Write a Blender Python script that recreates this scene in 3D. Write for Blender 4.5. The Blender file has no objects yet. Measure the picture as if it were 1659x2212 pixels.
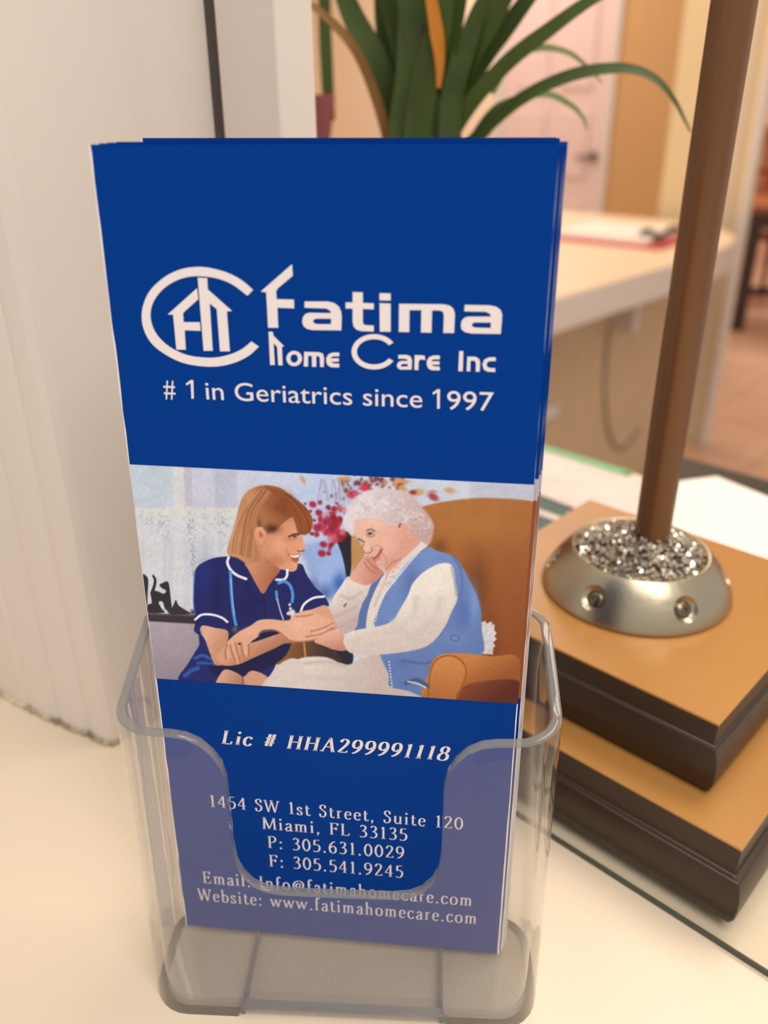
import bpy, bmesh, math, random
import numpy as np
from mathutils import Vector, Matrix

# ------------------------------------------------------------------ camera
S = 0.001                                   # everything below is in millimetres
C0 = np.array([32.07916772, -163.58672567, 226.28035212])
RM = np.array([[0.99427351, 0.0420916, -0.09822671],
               [0.1067014, -0.44190392, 0.89069397],
               [-0.00591603, -0.89607434, -0.44386459]])
FPX, PCX, PCY = 1810.0, 829.5, 1106.0
scene = bpy.context.scene
col = scene.collection
cd = bpy.data.cameras.new('camera')
cam = bpy.data.objects.new('camera', cd)
col.objects.link(cam)
m = Matrix.Identity(4)
for i in range(3):
    m[i][0] = RM[i, 0]; m[i][1] = -RM[i, 1]; m[i][2] = -RM[i, 2]; m[i][3] = C0[i] * S
cam.matrix_world = m
cd.sensor_width = 36.0
cd.lens = FPX / 2212.0 * 36.0
cd.clip_start = 0.01
cd.clip_end = 60
cd.dof.use_dof = True
cd.dof.focus_distance = 0.212
cd.dof.aperture_fstop = 9.6
scene.camera = cam

# ------------------------------------------------------------------ light
world = bpy.data.worlds.new('world')
scene.world = world
world.use_nodes = True
bg = world.node_tree.nodes['Background']
bg.inputs[0].default_value = (1.0, 0.92, 0.83, 1)
bg.inputs[1].default_value = 0.72
UV0 = np.array([98.5, 121.0])
UU = np.array([-.795, .606]) / np.hypot(.795, .606)      # along the window, to the left and away
VV = np.array([.606, .795]) / np.hypot(.606, .795)       # through the window, into the office

def w(u, v, z=0.0):
    p = UV0 + UU * u + VV * v
    return np.array([p[0], p[1], z])

ANG = math.atan2(UU[1], UU[0])
def area(name, u, v, z, sx, sy, power, colour):
    l = bpy.data.lights.new(name, 'AREA')
    l.shape = 'RECTANGLE'; l.size = sx; l.size_y = sy; l.energy = power; l.color = colour
    o = bpy.data.objects.new(name, l); col.objects.link(o)
    p = w(u, v, z) * S
    o.location = p; o.rotation_euler = (0, 0, ANG)
    return o
# ceiling lamps of the rooms and one added back fill, all at ceiling height and above the frame
area('ceiling_light_office_offscreen', -150, 700, 1490, 1.2, 0.6, 19, (1.0, 0.90, 0.78))
area('ceiling_light_desk_offscreen', 1700, 2300, 1490, 1.2, 1.2, 17, (1.0, 0.88, 0.75))
area('fill_light_back_offscreen', 3100, 3400, 1490, 1.2, 1.2, 26, (1.0, 0.88, 0.78))  # unseen fill light added to brighten the far wall and door
area('ceiling_light_hall_offscreen', 2600, 5600, 1490, 1.2, 1.2, 46, (1.0, 0.90, 0.80))
area('ceiling_light_visitor_offscreen', -800, -420, 1490, 1.2, 0.6, 18, (1.0, 0.93, 0.85))
vs = scene.view_settings
vs.view_transform = 'Standard'; vs.look = 'None'; vs.gamma = 1.0; vs.use_curve_mapping = False
vs.exposure = 0.0

# ------------------------------------------------------------------ helpers
def lin(c):
    c = np.asarray(c, float) / 255.0
    return np.where(c <= 0.04045, c / 12.92, ((c + 0.055) / 1.055) ** 2.4)

def ray(px, py):
    return RM @ np.array([(px - PCX) / FPX, (py - PCY) / FPX, 1.0])
def onz(px, py, z=0.0):
    d = ray(px, py); return C0 + d * (z - C0[2]) / d[2]
def ony(px, py, y):
    d = ray(px, py); return C0 + d * (y - C0[1]) / d[1]

def prop(o, label=None, cat=None, group=None, kind=None):
    if label: o['label'] = label
    if cat: o['category'] = cat
    if group: o['group'] = group
    if kind: o['kind'] = kind
    return o

def empty(name, loc=(0, 0, 0), label=None, cat=None, group=None, kind=None):
    o = bpy.data.objects.new(name, None)
    o.empty_display_size = 0.01
    o.location = Vector(np.array(loc) * S)
    col.objects.link(o)
    return prop(o, label, cat, group, kind)

def link(name, me, mats, parent=None):
    o = bpy.data.objects.new(name, me)
    for mt in (mats if isinstance(mats, (list, tuple)) else [mats]):
        if mt: me.materials.append(mt)
    col.objects.link(o)
    if parent is not None:
        o.parent = parent
        o.matrix_parent_inverse = Matrix.Translation(parent.location).inverted() if parent.parent is None else Matrix.Identity(4)
    return o

def mesh(name, verts, faces, mats, parent=None, midx=None, smooth=False, bevel=0, auto=None):
    """verts in mm, world coordinates (parents sit at identity rotation)"""
    me = bpy.data.meshes.new(name)
    me.from_pydata([tuple(np.asarray(p) * S) for p in verts], [], [tuple(f) for f in faces])
    bm = bmesh.new(); bm.from_mesh(me)
    bmesh.ops.recalc_face_normals(bm, faces=bm.faces)
    bm.to_mesh(me); bm.free()
    if midx is not None:
        me.polygons.foreach_set('material_index', np.array(midx, dtype=np.int32))
    if smooth:
        me.polygons.foreach_set('use_smooth', np.ones(len(me.polygons), dtype=bool))
        if auto is not None:
            try: me.set_sharp_from_angle(angle=math.radians(auto))
            except Exception: pass
    me.update()
    o = link(name, me, mats, parent)
    if bevel:
        b = o.modifiers.new('bevel', 'BEVEL'); b.width = bevel * S; b.segments = 2; b.limit_method = 'ANGLE'
        b.angle_limit = math.radians(40)
    return o

def box_uv(name, u0, u1, v0, v1, z0, z1, mats, parent=None, bevel=0):
    vs_ = [w(u, v, z) for z in (z0, z1) for u, v in ((u0, v0), (u1, v0), (u1, v1), (u0, v1))]
    fs = [(0, 3, 2, 1), (4, 5, 6, 7), (0, 1, 5, 4), (1, 2, 6, 5), (2, 3, 7, 6), (3, 0, 4, 7)]
    return mesh(name, vs_, fs, mats, parent, bevel=bevel)

def prism(name, poly, z0, z1, mats, parent=None, bevel=0, smooth=False, auto=30):
    n = len(poly)
    vs_ = [(p[0], p[1], z0) for p in poly] + [(p[0], p[1], z1) for p in poly]
    fs = [tuple(range(n - 1, -1, -1)), tuple(range(n, 2 * n))]
    fs += [(i, (i + 1) % n, n + (i + 1) % n, n + i) for i in range(n)]
    return mesh(name, vs_, fs, mats, parent, bevel=bevel, smooth=smooth, auto=auto)

def lathe(name, prof, cx, cy, mats, parent=None, n=48, smooth=True, auto=35):
    vs_, fs = [], []
    for r, z in prof:
        for k in range(n):
            a = 2 * math.pi * k / n
            vs_.append((cx + r * math.cos(a), cy + r * math.sin(a), z))
    for i in range(len(prof) - 1):
        for k in range(n):
            k2 = (k + 1) % n
            fs.append((i * n + k, i * n + k2, (i + 1) * n + k2, (i + 1) * n + k))
    fs.append(tuple(range(n - 1, -1, -1)))
    b = (len(prof) - 1) * n
    fs.append(tuple(range(b, b + n)))
    return mesh(name, vs_, fs, mats, parent, smooth=smooth, auto=auto)

def tube(name, pts, r, mats, parent=None, n=8):
    pts = [Vector(p) for p in pts]
    vs_, fs = [], []
    for i, p in enumerate(pts):
        t = (pts[min(i + 1, len(pts) - 1)] - pts[max(i - 1, 0)]).normalized()
        a = t.cross(Vector((0, 0, 1)))
        if a.length < 1e-3: a = t.cross(Vector((1, 0, 0)))
        a.normalize(); b = t.cross(a)
        rr = r[i] if isinstance(r, (list, tuple)) else r
        for k in range(n):
            th = 2 * math.pi * k / n
            vs_.append(p + a * (rr * math.cos(th)) + b * (rr * math.sin(th)))
    for i in range(len(pts) - 1):
        for k in range(n):
            k2 = (k + 1) % n
            fs.append((i * n + k, i * n + k2, (i + 1) * n + k2, (i + 1) * n + k))
    fs.append(tuple(range(n))); fs.append(tuple(range(len(pts) * n - n, len(pts) * n)))
    return mesh(name, vs_, fs, mats, parent, smooth=True, auto=50)

def crom(pts, k=6, closed=False):
    P = [np.array(p, float) for p in pts]
    n = len(P); out = []
    rng = range(n) if closed else range(n - 1)
    for i in rng:
        if closed:
            a, b, c, d = P[(i - 1) % n], P[i], P[(i + 1) % n], P[(i + 2) % n]
        else:
            b, c = P[i], P[i + 1]
            a = P[i - 1] if i > 0 else 2 * b - c
            d = P[i + 2] if i + 2 < n else 2 * c - b
        for j in range(k):
            t = j / k
            out.append(0.5 * ((2 * b) + (c - a) * t + (2 * a - 5 * b + 4 * c - d) * t * t + (3 * b - a - 3 * c + d) * t ** 3))
    if not closed: out.append(P[-1])
    return out

# ------------------------------------------------------------------ materials
def mat(name, colour, rough=0.5, spec=0.5, metal=0.0, noise=0.0, nscale=20.0, bump=0.0, bscale=60.0,
        stretch=(1, 1, 1), col2=None, coat=0.0):
    mt = bpy.data.materials.new(name); mt.use_nodes = True
    nt = mt.node_tree; b = nt.nodes['Principled BSDF']
    c = tuple(lin(colour)) + (1,)
    b.inputs['Base Color'].default_value = c
    b.inputs['Roughness'].default_value = rough
    b.inputs['Specular IOR Level'].default_value = spec
    b.inputs['Metallic'].default_value = metal
    if coat: b.inputs['Coat Weight'].default_value = coat
    if noise or bump:
        tc = nt.nodes.new('ShaderNodeTexCoord'); mp = nt.nodes.new('ShaderNodeMapping')
        mp.inputs['Scale'].default_value = stretch
        nt.links.new(tc.outputs['Object'], mp.inputs[0])
    if noise:
        nz = nt.nodes.new('ShaderNodeTexNoise'); nz.inputs['Scale'].default_value = nscale
        nz.inputs['Detail'].default_value = 6
        nt.links.new(mp.outputs[0], nz.inputs[0])
        rp = nt.nodes.new('ShaderNodeMapRange')
        rp.inputs[1].default_value = 0.35; rp.inputs[2].default_value = 0.65
        nt.links.new(nz.outputs['Fac'], rp.inputs[0])
        mx = nt.nodes.new('ShaderNodeMix'); mx.data_type = 'RGBA'
        c2 = tuple(lin(col2)) + (1,) if col2 is not None else tuple(np.clip(lin(colour) * (1 - noise), 0, 1)) + (1,)
        mx.inputs[6].default_value = c; mx.inputs[7].default_value = c2
        nt.links.new(rp.outputs[0], mx.inputs[0])
        nt.links.new(mx.outputs[2], b.inputs['Base Color'])
    if bump:
        n2 = nt.nodes.new('ShaderNodeTexNoise'); n2.inputs['Scale'].default_value = bscale
        n2.inputs['Detail'].default_value = 4
        nt.links.new(mp.outputs[0], n2.inputs[0])
        bp_ = nt.nodes.new('ShaderNodeBump'); bp_.inputs['Strength'].default_value = bump
        bp_.inputs['Distance'].default_value = 0.001
        nt.links.new(n2.outputs['Fac'], bp_.inputs['Height'])
        nt.links.new(bp_.outputs[0], b.inputs['Normal'])
    return mt

def clear(name, tint, gloss=1.0, haze=0.0, haze_col=(200, 195, 190), ior=1.49):
    """clear plastic or glass sheet: lets light through, reflects by Fresnel, a little surface haze"""
    mt = bpy.data.materials.new(name); mt.use_nodes = True
    nt = mt.node_tree; nt.nodes.clear()
    out = nt.nodes.new('ShaderNodeOutputMaterial')
    tr = nt.nodes.new('ShaderNodeBsdfTransparent'); tr.inputs[0].default_value = tuple(tint) + (1,)
    gl = nt.nodes.new('ShaderNodeBsdfGlossy'); gl.inputs['Roughness'].default_value = 0.03
    gl.inputs[0].default_value = (gloss, gloss, gloss, 1)
    fr = nt.nodes.new('ShaderNodeFresnel'); fr.inputs['IOR'].default_value = ior
    # the facing angle, so that both faces of the sheet reflect alike
    lw = nt.nodes.new('ShaderNodeLayerWeight'); lw.inputs[0].default_value = 0.5
    pw = nt.nodes.new('ShaderNodeMath'); pw.operation = 'POWER'; pw.inputs[1].default_value = 4.0
    nt.links.new(lw.outputs['Facing'], pw.inputs[0])
    ma = nt.nodes.new('ShaderNodeMath'); ma.operation = 'MULTIPLY_ADD'
    ma.inputs[1].default_value = 0.90; ma.inputs[2].default_value = ((ior - 1) / (ior + 1)) ** 2
    nt.links.new(pw.outputs[0], ma.inputs[0]); ma.use_clamp = True
    nt.nodes.remove(fr)
    mx = nt.nodes.new('ShaderNodeMixShader')
    base = tr.outputs[0]
    if haze:
        df = nt.nodes.new('ShaderNodeBsdfDiffuse'); df.inputs[0].default_value = tuple(lin(haze_col)) + (1,)
        m2 = nt.nodes.new('ShaderNodeMixShader'); m2.inputs[0].default_value = haze
        nt.links.new(tr.outputs[0], m2.inputs[1]); nt.links.new(df.outputs[0], m2.inputs[2])
        base = m2.outputs[0]
    nt.links.new(ma.outputs[0], mx.inputs[0]); nt.links.new(base, mx.inputs[1]); nt.links.new(gl.outputs[0], mx.inputs[2])
    nt.links.new(mx.outputs[0], out.inputs[0])
    return mt

def wood(name, c1, c2, rough=0.4, scale=6.0, axis=(1, 1, 12), spec=0.5):
    mt = mat(name, c1, rough, spec, noise=0.5, nscale=scale, stretch=axis, col2=c2)
    return mt

M = {}
M['counter'] = mat('counter_laminate', (222, 206, 184), 0.32, 0.4, noise=0.03, nscale=9)
M['paint'] = mat('white_gloss_paint', (226, 216, 208), 0.38, 0.4, noise=0.06, nscale=14, bump=0.35, bscale=90, stretch=(1, 1, .12))
M['caulk'] = mat('dirty_caulk', (214, 202, 178), 0.8, 0.2, noise=1, nscale=130, col2=(132, 118, 92), bump=0.6, bscale=300)
M['glass'] = clear('sheet_glass', (0.98, 0.985, 0.975), ior=1.45)
M['glass_edge'] = mat('glass_edge_green_grey', (70, 74, 62), 0.2, 0.6)
M['acrylic'] = clear('clear_acrylic', (0.97, 0.97, 0.97), haze=0.009)
M['acrylic_edge'] = clear('acrylic_cut_edge', (0.62, 0.63, 0.64), haze=0.58, haze_col=(140, 140, 140))
M['acrylic_floor'] = clear('acrylic_floor_plate', (0.93, 0.93, 0.93), haze=0.10, haze_col=(190, 186, 182))
M['blue'] = mat('printed_blue_paper', (0, 56, 142), 0.40, 0.05)
M['glint_edge'] = mat('blue_edge_glint', (70, 118, 190), 0.5, 0.2)  # trimmed top edges, a lighter blue that paints in their glint
M['paper'] = mat('white_paper_edge', (240, 232, 230), 0.7, 0.2)
M['ink_white'] = mat('white_print', (232, 224, 226), 0.45, 0.15)
M['strip_grey'] = mat('print_grey_strip', (190, 188, 200), 0.45, 0.25)
M['strip_brown'] = mat('print_brown_strip', (150, 86, 52), 0.45, 0.25)
M['oak_top'] = wood('golden_wood_veneer', (178, 128, 70), (166, 115, 59), 0.28, 5, (1, 1, 1))
M['dark_wood'] = wood('dark_brown_stain', (54, 33, 19), (42, 25, 13), 0.4, 9, (1, 1, .3))
M['pole_wood'] = wood('brown_pole_wood', (112, 70, 32), (86, 51, 20), 0.35, 120, (1, 1, .035))
M['nickel'] = mat('brushed_nickel', (178, 168, 148), 0.32, 0.5, metal=1.0, bump=0.08, bscale=400)
M['screw'] = mat('dark_screw_steel', (120, 112, 98), 0.25, 0.5, metal=1.0)
M['crystal'] = mat('silver_glitter', (200, 192, 180), 0.12, 0.7, metal=0.85)
M['leaf'] = mat('green_leaf', (62, 84, 30), 0.45, 0.4, noise=0.3, nscale=40, stretch=(1, 1, .3))
M['leaf_dark'] = mat('dark_green_leaf', (62, 84, 30), 0.5, 0.4, noise=0.35, nscale=40)
M['leaf_pale'] = mat('pale_green_leaf', (116, 132, 66), 0.5, 0.4, noise=0.2, nscale=40)
M['leaf_dry'] = mat('dry_brown_leaf', (138, 102, 54), 0.6, 0.3, noise=0.3, nscale=40)
M['leaf_orange'] = mat('orange_dry_leaf', (196, 124, 40), 0.6, 0.3, noise=0.2, nscale=40)
M['maroon'] = mat('maroon_glaze', (118, 52, 56), 0.35, 0.5)
M['terracotta'] = mat('terracotta', (165, 105, 75), 0.7, 0.2, noise=0.2)
M['soil'] = mat('potting_soil', (50, 38, 28), 0.95, 0.1, noise=0.5, nscale=90, bump=0.5)
M['desk_top'] = mat('cream_desk_laminate', (246, 222, 192), 0.35, 0.4)
M['desk_edge'] = mat('white_desk_edge', (222, 212, 204), 0.4, 0.4)
M['panel'] = mat('beige_panel', (206, 182, 150), 0.6, 0.3, noise=0.05)
M['cream_wall'] = mat('cream_wall_paint', (226, 204, 164), 0.7, 0.2)
M['warm_wall'] = mat('warm_white_wall_paint', (248, 226, 200), 0.7, 0.2)
M['tan_wall'] = mat('tan_wall_paint', (206, 164, 114), 0.7, 0.2)
M['pink_wall'] = mat('pink_wall_paint', (226, 178, 156), 0.7, 0.2)
M['door'] = mat('pale_pink_door_paint', (232, 206, 200), 0.45, 0.35)
M['handle'] = mat('dull_steel', (120, 105, 98), 0.35, 0.5, metal=0.8)
M['tile'] = mat('pink_beige_tile', (222, 182, 152), 0.35, 0.4, noise=0.12, nscale=5)
M['grout'] = mat('grout', (186, 146, 122), 0.9, 0.1)
M['dark_furn'] = wood('dark_furniture_wood', (70, 44, 36), (50, 32, 28), 0.4, 8)
M['orange_wood'] = wood('orange_table_wood', (178, 106, 62), (150, 86, 50), 0.35, 8)
M['floral'] = mat('red_floral_fabric', (206, 160, 120), 0.9, 0.1, noise=1, nscale=16, col2=(150, 44, 34))
M['sheet'] = mat('white_sheet', (246, 236, 226), 0.7, 0.2)
M['sheet_pink'] = mat('pinkish_sheet', (228, 212, 206), 0.7, 0.2, noise=0.12, nscale=30)
M['green_plastic'] = mat('green_edge', (120, 176, 128), 0.5, 0.3)
M['teal'] = mat('dark_teal_cover', (62, 92, 90), 0.5, 0.4)
M['red_card'] = mat('red_card', (214, 84, 84), 0.6, 0.3)
M['black'] = mat('black_plastic', (46, 42, 38), 0.45, 0.4)
M['white_plastic'] = mat('white_plastic', (214, 208, 204), 0.45, 0.4)
M['cable'] = mat('grey_cable', (146, 130, 112), 0.6, 0.3)
M['ceiling'] = mat('ceiling_white', (238, 230, 220), 0.9, 0.1)

# ------------------------------------------------------------------ reception counter and window frame
counter = box_uv('reception_counter', -650, 950, -430, 222, -40, 0, M['counter'], bevel=3)
prop(counter, 'cream white laminate reception counter carrying the brochure holder', 'counter')
box_uv('counter_body', -640, 940, -155, 60, -1060, -40, M['paint'], counter)

Z_TOP = 1050
casing = empty('trim_1', w(150, -120, 0), kind='structure', label='white painted window casing with fluted moulding at the counter', cat='window casing')
prof = [(152, -40), (152, -80), (135.0, -80.8), (131.5, -153), (132.2, -156), (134.6, -158.0), (139, -159.2), (142.8, -159.6), (143.8, -158.6), (144.8, -160.2), (149, -162), (154, -163.4), (158, -164.2), (159, -163.0), (160, -164.8), (167, -166.8), (175, -168.6), (176.6, -167.4), (178, -169.4), (190, -171.6), (204, -173.4), (218, -173), (224, -169), (226, -150), (300, -150), (300, -40)]
poly = [w(u, v)[:2] for u, v in prof]
prism('casing_post', poly, 0, Z_TOP, M['paint'], casing, smooth=True, auto=14)
# grimy caulk along the foot of the casing
rng = random.Random(4)
cp, cr = [], []
path = [w(u, v - 0.4) for u, v in prof[3:23]]
for i in range(len(path) - 1):
    n = max(2, int(np.linalg.norm(path[i + 1] - path[i]) / 0.8))
    for j in range(n):
        p = path[i] + (path[i + 1] - path[i]) * j / n
        cp.append((p[0] + rng.uniform(-.35, .35), p[1] + rng.uniform(-.35, .35), 0.5 + rng.uniform(-.2, .5)))
        cr.append(rng.uniform(0.8, 1.6))
tube('caulk_bead', cp, cr, M['caulk'], casing, 7)
# dark sliding channel and the stile of the opened window
window = empty('window_1', w(115, -73, 0), kind='structure', label='white window stile beside a narrow dark slot on the counter', cat='window frame')
box_uv('channel', 129, 151.9, -42, -40, 0, Z_TOP, M['paint'], window)
box_uv('channel_side', 128.9, 130.9, -66, -42, 0, Z_TOP, M['paint'], window)
box_uv('stile', 101.5, 131, -80, -66, 0, Z_TOP, M['paint'], window, bevel=.8)
box_uv('wall_left', 226, 900, -149, -60, 0, Z_TOP, M['warm_wall'])['kind'] = 'structure'

sheet = empty('glass_sheet', w(-90, 0, 0), 'thin clear glass sheet laid on the counter under the wooden base', 'glass sheet')
box_uv('sheet_body', -420, 112, -78.6, 92, 0.05, 2.4, M['glass'], sheet)
box_uv('sheet_edge', -420, 112, -79.0, -78.6, 0.0, 2.4, M['glass_edge'], sheet)

# ------------------------------------------------------------------ brochure holder
WH, THK, RC = 53.7, 2.7, 11.0
TH = 0.0553
HOX, HOY = 3.9, -22.4
def hl(x, y, z):
    c, s = math.cos(TH), math.sin(TH)
    return (HOX + c * x - s * y, HOY + s * x + c * y, z)
holder = empty('brochure_holder', (HOX, HOY + 20, 0), 'clear acrylic brochure holder with a U cut front holding blue brochures', 'brochure holder')
GF, GB = 5.77 / 94.8, 0.15      # lean of the front and of the back wall
DB = 35.5                        # depth at the foot
ucut = [(-42.6, 94.2), (-38, 94.1), (-34.5, 93.5), (-31.2, 91.8), (-28.6, 89.0), (-26.8, 85.6), (-25.95, 81.5), (-25.9, 76), (-25.85, 68), (-25.8, 61),
        (-25.2, 55.4), (-23.8, 51.7), (-21.4, 48.6), (-18.2, 46.8), (-14, 46.1), (-9, 46.0), (0, 45.9)]
ucut = ucut + [(-x, z) for x, z in ucut[-2::-1]]
def rim_path():
    """list of (x, yfrac kind, base y at z=0, rimheight, outward normal) round the holder, starting at the front centre"""
    out = []
    for x, z in ucut: out.append((x, 'F', -RC, z, (0, -1)))
    def corner(cx_, side, a0, a1, h0, h1, k=7):
        for i in range(1, k + 1):
            a = math.radians(a0 + (a1 - a0) * i / k)
            out.append((cx_ + RC * math.cos(a), side, RC * math.sin(a), h0 + (h1 - h0) * i / k, (math.cos(a), math.sin(a))))
    corner(WH - RC, 'F', -90, 0, 94.2, 95.4)
    for i in range(1, 5):
        f = i / 5; out.append((WH, ('S', f), 0, 95.4 + 7.6 * f, (1, 0)))
    corner(WH - RC, 'B', 0, 90, 103.5, 104)
    for i in range(1, 8):
        out.append((WH - RC - (2 * (WH - RC)) * i / 8, 'B', RC, 104, (0, 1)))
    corner(-(WH - RC), 'B', 90, 180, 104, 103.5, 7)
    for i in range(1, 5):
        f = 1 - i / 5; out.append((-WH, ('S', f), 0, 95.4 + 7.6 * f, (-1, 0)))
    corner(-(WH - RC), 'F', 180, 270, 95.4, 94.2)
    return out
RP = rim_path()
def hp(entry, z, inset):
    x, side, yo, h, nrm = entry
    yf = RC + GF * z
    yb = DB - RC + GB * z
    if side == 'F': y = yf + yo
    elif side == 'B': y = yb + yo
    else: y = yf + (yb - yf) * side[1]
    return hl(x - nrm[0] * inset, y - nrm[1] * inset, z)
vs_, fs, mi = [], [], []
N = len(RP)
LV = [0.0, .04, .3, .6, .9, 1.0]
rows = []
def zlow(e):
    return 3.4 if (e[1] == 'F' and abs(e[0]) < 27.5 and e[4] == (0, -1)) else 0.0
for f in LV:                      # outer wall
    rows.append((0.0, [zlow(e) + (e[3] - 0.7 - zlow(e)) * f for e in RP]))
rows.append((0.5, [e[3] - .1 for e in RP]))
rows.append((THK / 2, [e[3] for e in RP]))
rows.append((THK - .5, [e[3] - .1 for e in RP]))
for f in LV[::-1]:
    rows.append((THK, [zlow(e) + (e[3] - 0.7 - zlow(e)) * f for e in RP]))
for ins, zs in rows:
    for e, z in zip(RP, zs): vs_.append(hp(e, z, ins))
nr = len(rows)
for i in range(nr - 1):
    for k in range(N):
        k2 = (k + 1) % N
        fs.append((i * N + k, i * N + k2, (i + 1) * N + k2, (i + 1) * N + k))
        mi.append(1 if 5 <= i <= 8 else 0)
for k in range(N):
    k2 = (k + 1) % N
    fs.append(((nr - 1) * N + k, (nr - 1) * N + k2, k2, k)); mi.append(1)
mesh('wall_shell', vs_, fs, [M['acrylic'], M['acrylic_edge']], holder, midx=mi, smooth=True, auto=40)
# floor of the pocket: two side plates and a raised middle strip
def hbox(name, x0, x1, y0, y1, z0, z1, mt, bevel=.4):
    q = [hl(x, y, z) for z in (z0, z1) for x, y in ((x0, y0), (x1, y0), (x1, y1), (x0, y1))]
    return mesh(name, q, [(0, 3, 2, 1), (4, 5, 6, 7), (0, 1, 5, 4), (1, 2, 6, 5), (2, 3, 7, 6), (3, 0, 4, 7)], mt, holder, bevel=bevel)
for s in (-1, 1):
    ring = []
    x0, x1 = 27.2, WH - THK
    pts = [(x0, THK), (x1 - RC + THK, THK)]
    pts += [(x1 - 8.3 + 8.3 * math.sin(a), THK + 8.3 - 8.3 * math.cos(a)) for a in np.linspace(0, math.pi / 2, 7)[1:]]
    pts += [(x1, DB - THK - 8.3)] + [(x1 - 8.3 + 8.3 * math.cos(a), DB - THK - 8.3 + 8.3 * math.sin(a)) for a in np.linspace(0, math.pi / 2, 7)[1:]]
    pts += [(x0, DB - THK)]
    if s < 0: pts = [(-x, y) for x, y in pts][::-1]
    prism('floor_plate', [hl(x, y, 0)[:2] for x, y in pts], 0.1, 2.3, M['acrylic_floor'], holder, smooth=True, auto=30)
hbox('floor_strip', -27.0, 27.0, 0.4, DB - THK, 1.0, 3.0, M['acrylic_floor'])
for s in (-1, 1):
    hbox('floor_rib', s * 27.1 - .5, s * 27.1 + .5, 0.6, DB - THK, 0.1, 3.3, M['acrylic_edge'], .2)

# ------------------------------------------------------------------ brochures
BW, BH, ZB = 93.6, 215.45, 3.0
LEAN = math.atan2(13.3728, 214.964)
def bplane(s, t, off=0.0, lean=LEAN, y0=0.0, xs=0.0, rot=0.0, bend=0.0, stretch=1.0):
    """s across (mm from the middle), t up the sheet, off out of the sheet towards the reader"""
    c, sn = math.cos(rot), math.sin(rot)
    t = t * stretch
    s2, t2 = c * s - sn * t, sn * s + c * t
    y = y0 + t2 * math.sin(lean) - off * math.cos(lean) + bend * math.sin(math.pi * min(max(t2 / BH, 0), 1))
    z = ZB + t2 * math.cos(lean) + off * math.sin(lean)
    return (xs + s2, y, z)
BN = np.array([0, -math.cos(LEAN), math.sin(LEAN)])
BT = np.array([0, math.sin(LEAN), math.cos(LEAN)])
BO = np.array([0, 0, ZB])
def bp(px, py):
    d = ray(px, py)
    k = ((BO - C0) @ BN) / (d @ BN)
    p = C0 + d * k - BO
    return np.array([p[0], p @ BT])
T0 = 0.5 * (bp(335, 1465)[1] + bp(1112, 1520)[1])       # foot of the printed photograph
T1 = 0.5 * (bp(276, 1003)[1] + bp(1150, 1047)[1])       # its head

def panel(name, parent, back_off, thick, front_mats, printed, **kw):
    """thin sheet with its own thickness; the front carries the printed bands"""
    rg = random.Random(len(name) + int(back_off * 50))
    ss = [-BW / 2, -BW / 2 + .28] + list(np.linspace(-BW / 2 + 8, BW / 2 - 8, 6)) + [BW / 2 - .3, BW / 2]
    nar = 0.0 if name == 'front_panel' else 1.2
    ts = sorted(set([0, .2] + list(np.linspace(4, BH - 2, 44)) + [T0, T1, T1 - 5.2, BH - .15, BH]))
    vs_, fs, mi = [], [], []
    nt_, ns = len(ts), len(ss)
    for off in (back_off + thick, back_off):
        for t in ts:
            jl = rg.uniform(-.10, .10); jw = rg.uniform(-.16, .10)
            for q, s in enumerate(ss):
                s_ = s + (jl if q == 0 else jw if q == 1 else 0)
                if q >= len(ss) - 2: s_ -= nar
                if q == len(ss) - 2: s_ += min(.3, .3 - .55 * max(0, 1 - t / (.72 * BH)) + rg.uniform(-.06, .06))
                vs_.append(bplane(s_, t, off, **kw))
    for j in range(nt_ - 1):
        tm = (ts[j] + ts[j + 1]) / 2
        band = 0
        if printed and T0 < tm < T1: band = 3 if tm < T1 - 5.2 else 2
        for i in range(ns - 1):
            fs.append((j * ns + i, j * ns + i + 1, (j + 1) * ns + i + 1, (j + 1) * ns + i))
            mi.append(1 if i in (0, ns - 2) else band)
    o2 = nt_ * ns
    for j in range(nt_ - 1):
        for i in range(ns - 1):
            fs.append((o2 + j * ns + i, o2 + (j + 1) * ns + i, o2 + (j + 1) * ns + i + 1, o2 + j * ns + i + 1)); mi.append(0)
        for i in (0, ns - 1):
            fs.append((j * ns + i, (j + 1) * ns + i, o2 + (j + 1) * ns + i, o2 + j * ns + i)); mi.append(1)
    for i in range(ns - 1):
        for j in (0, nt_ - 1):
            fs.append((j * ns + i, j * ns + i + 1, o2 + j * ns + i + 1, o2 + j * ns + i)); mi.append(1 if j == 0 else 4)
    return mesh(name, vs_, fs, front_mats, parent, midx=mi)

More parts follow.
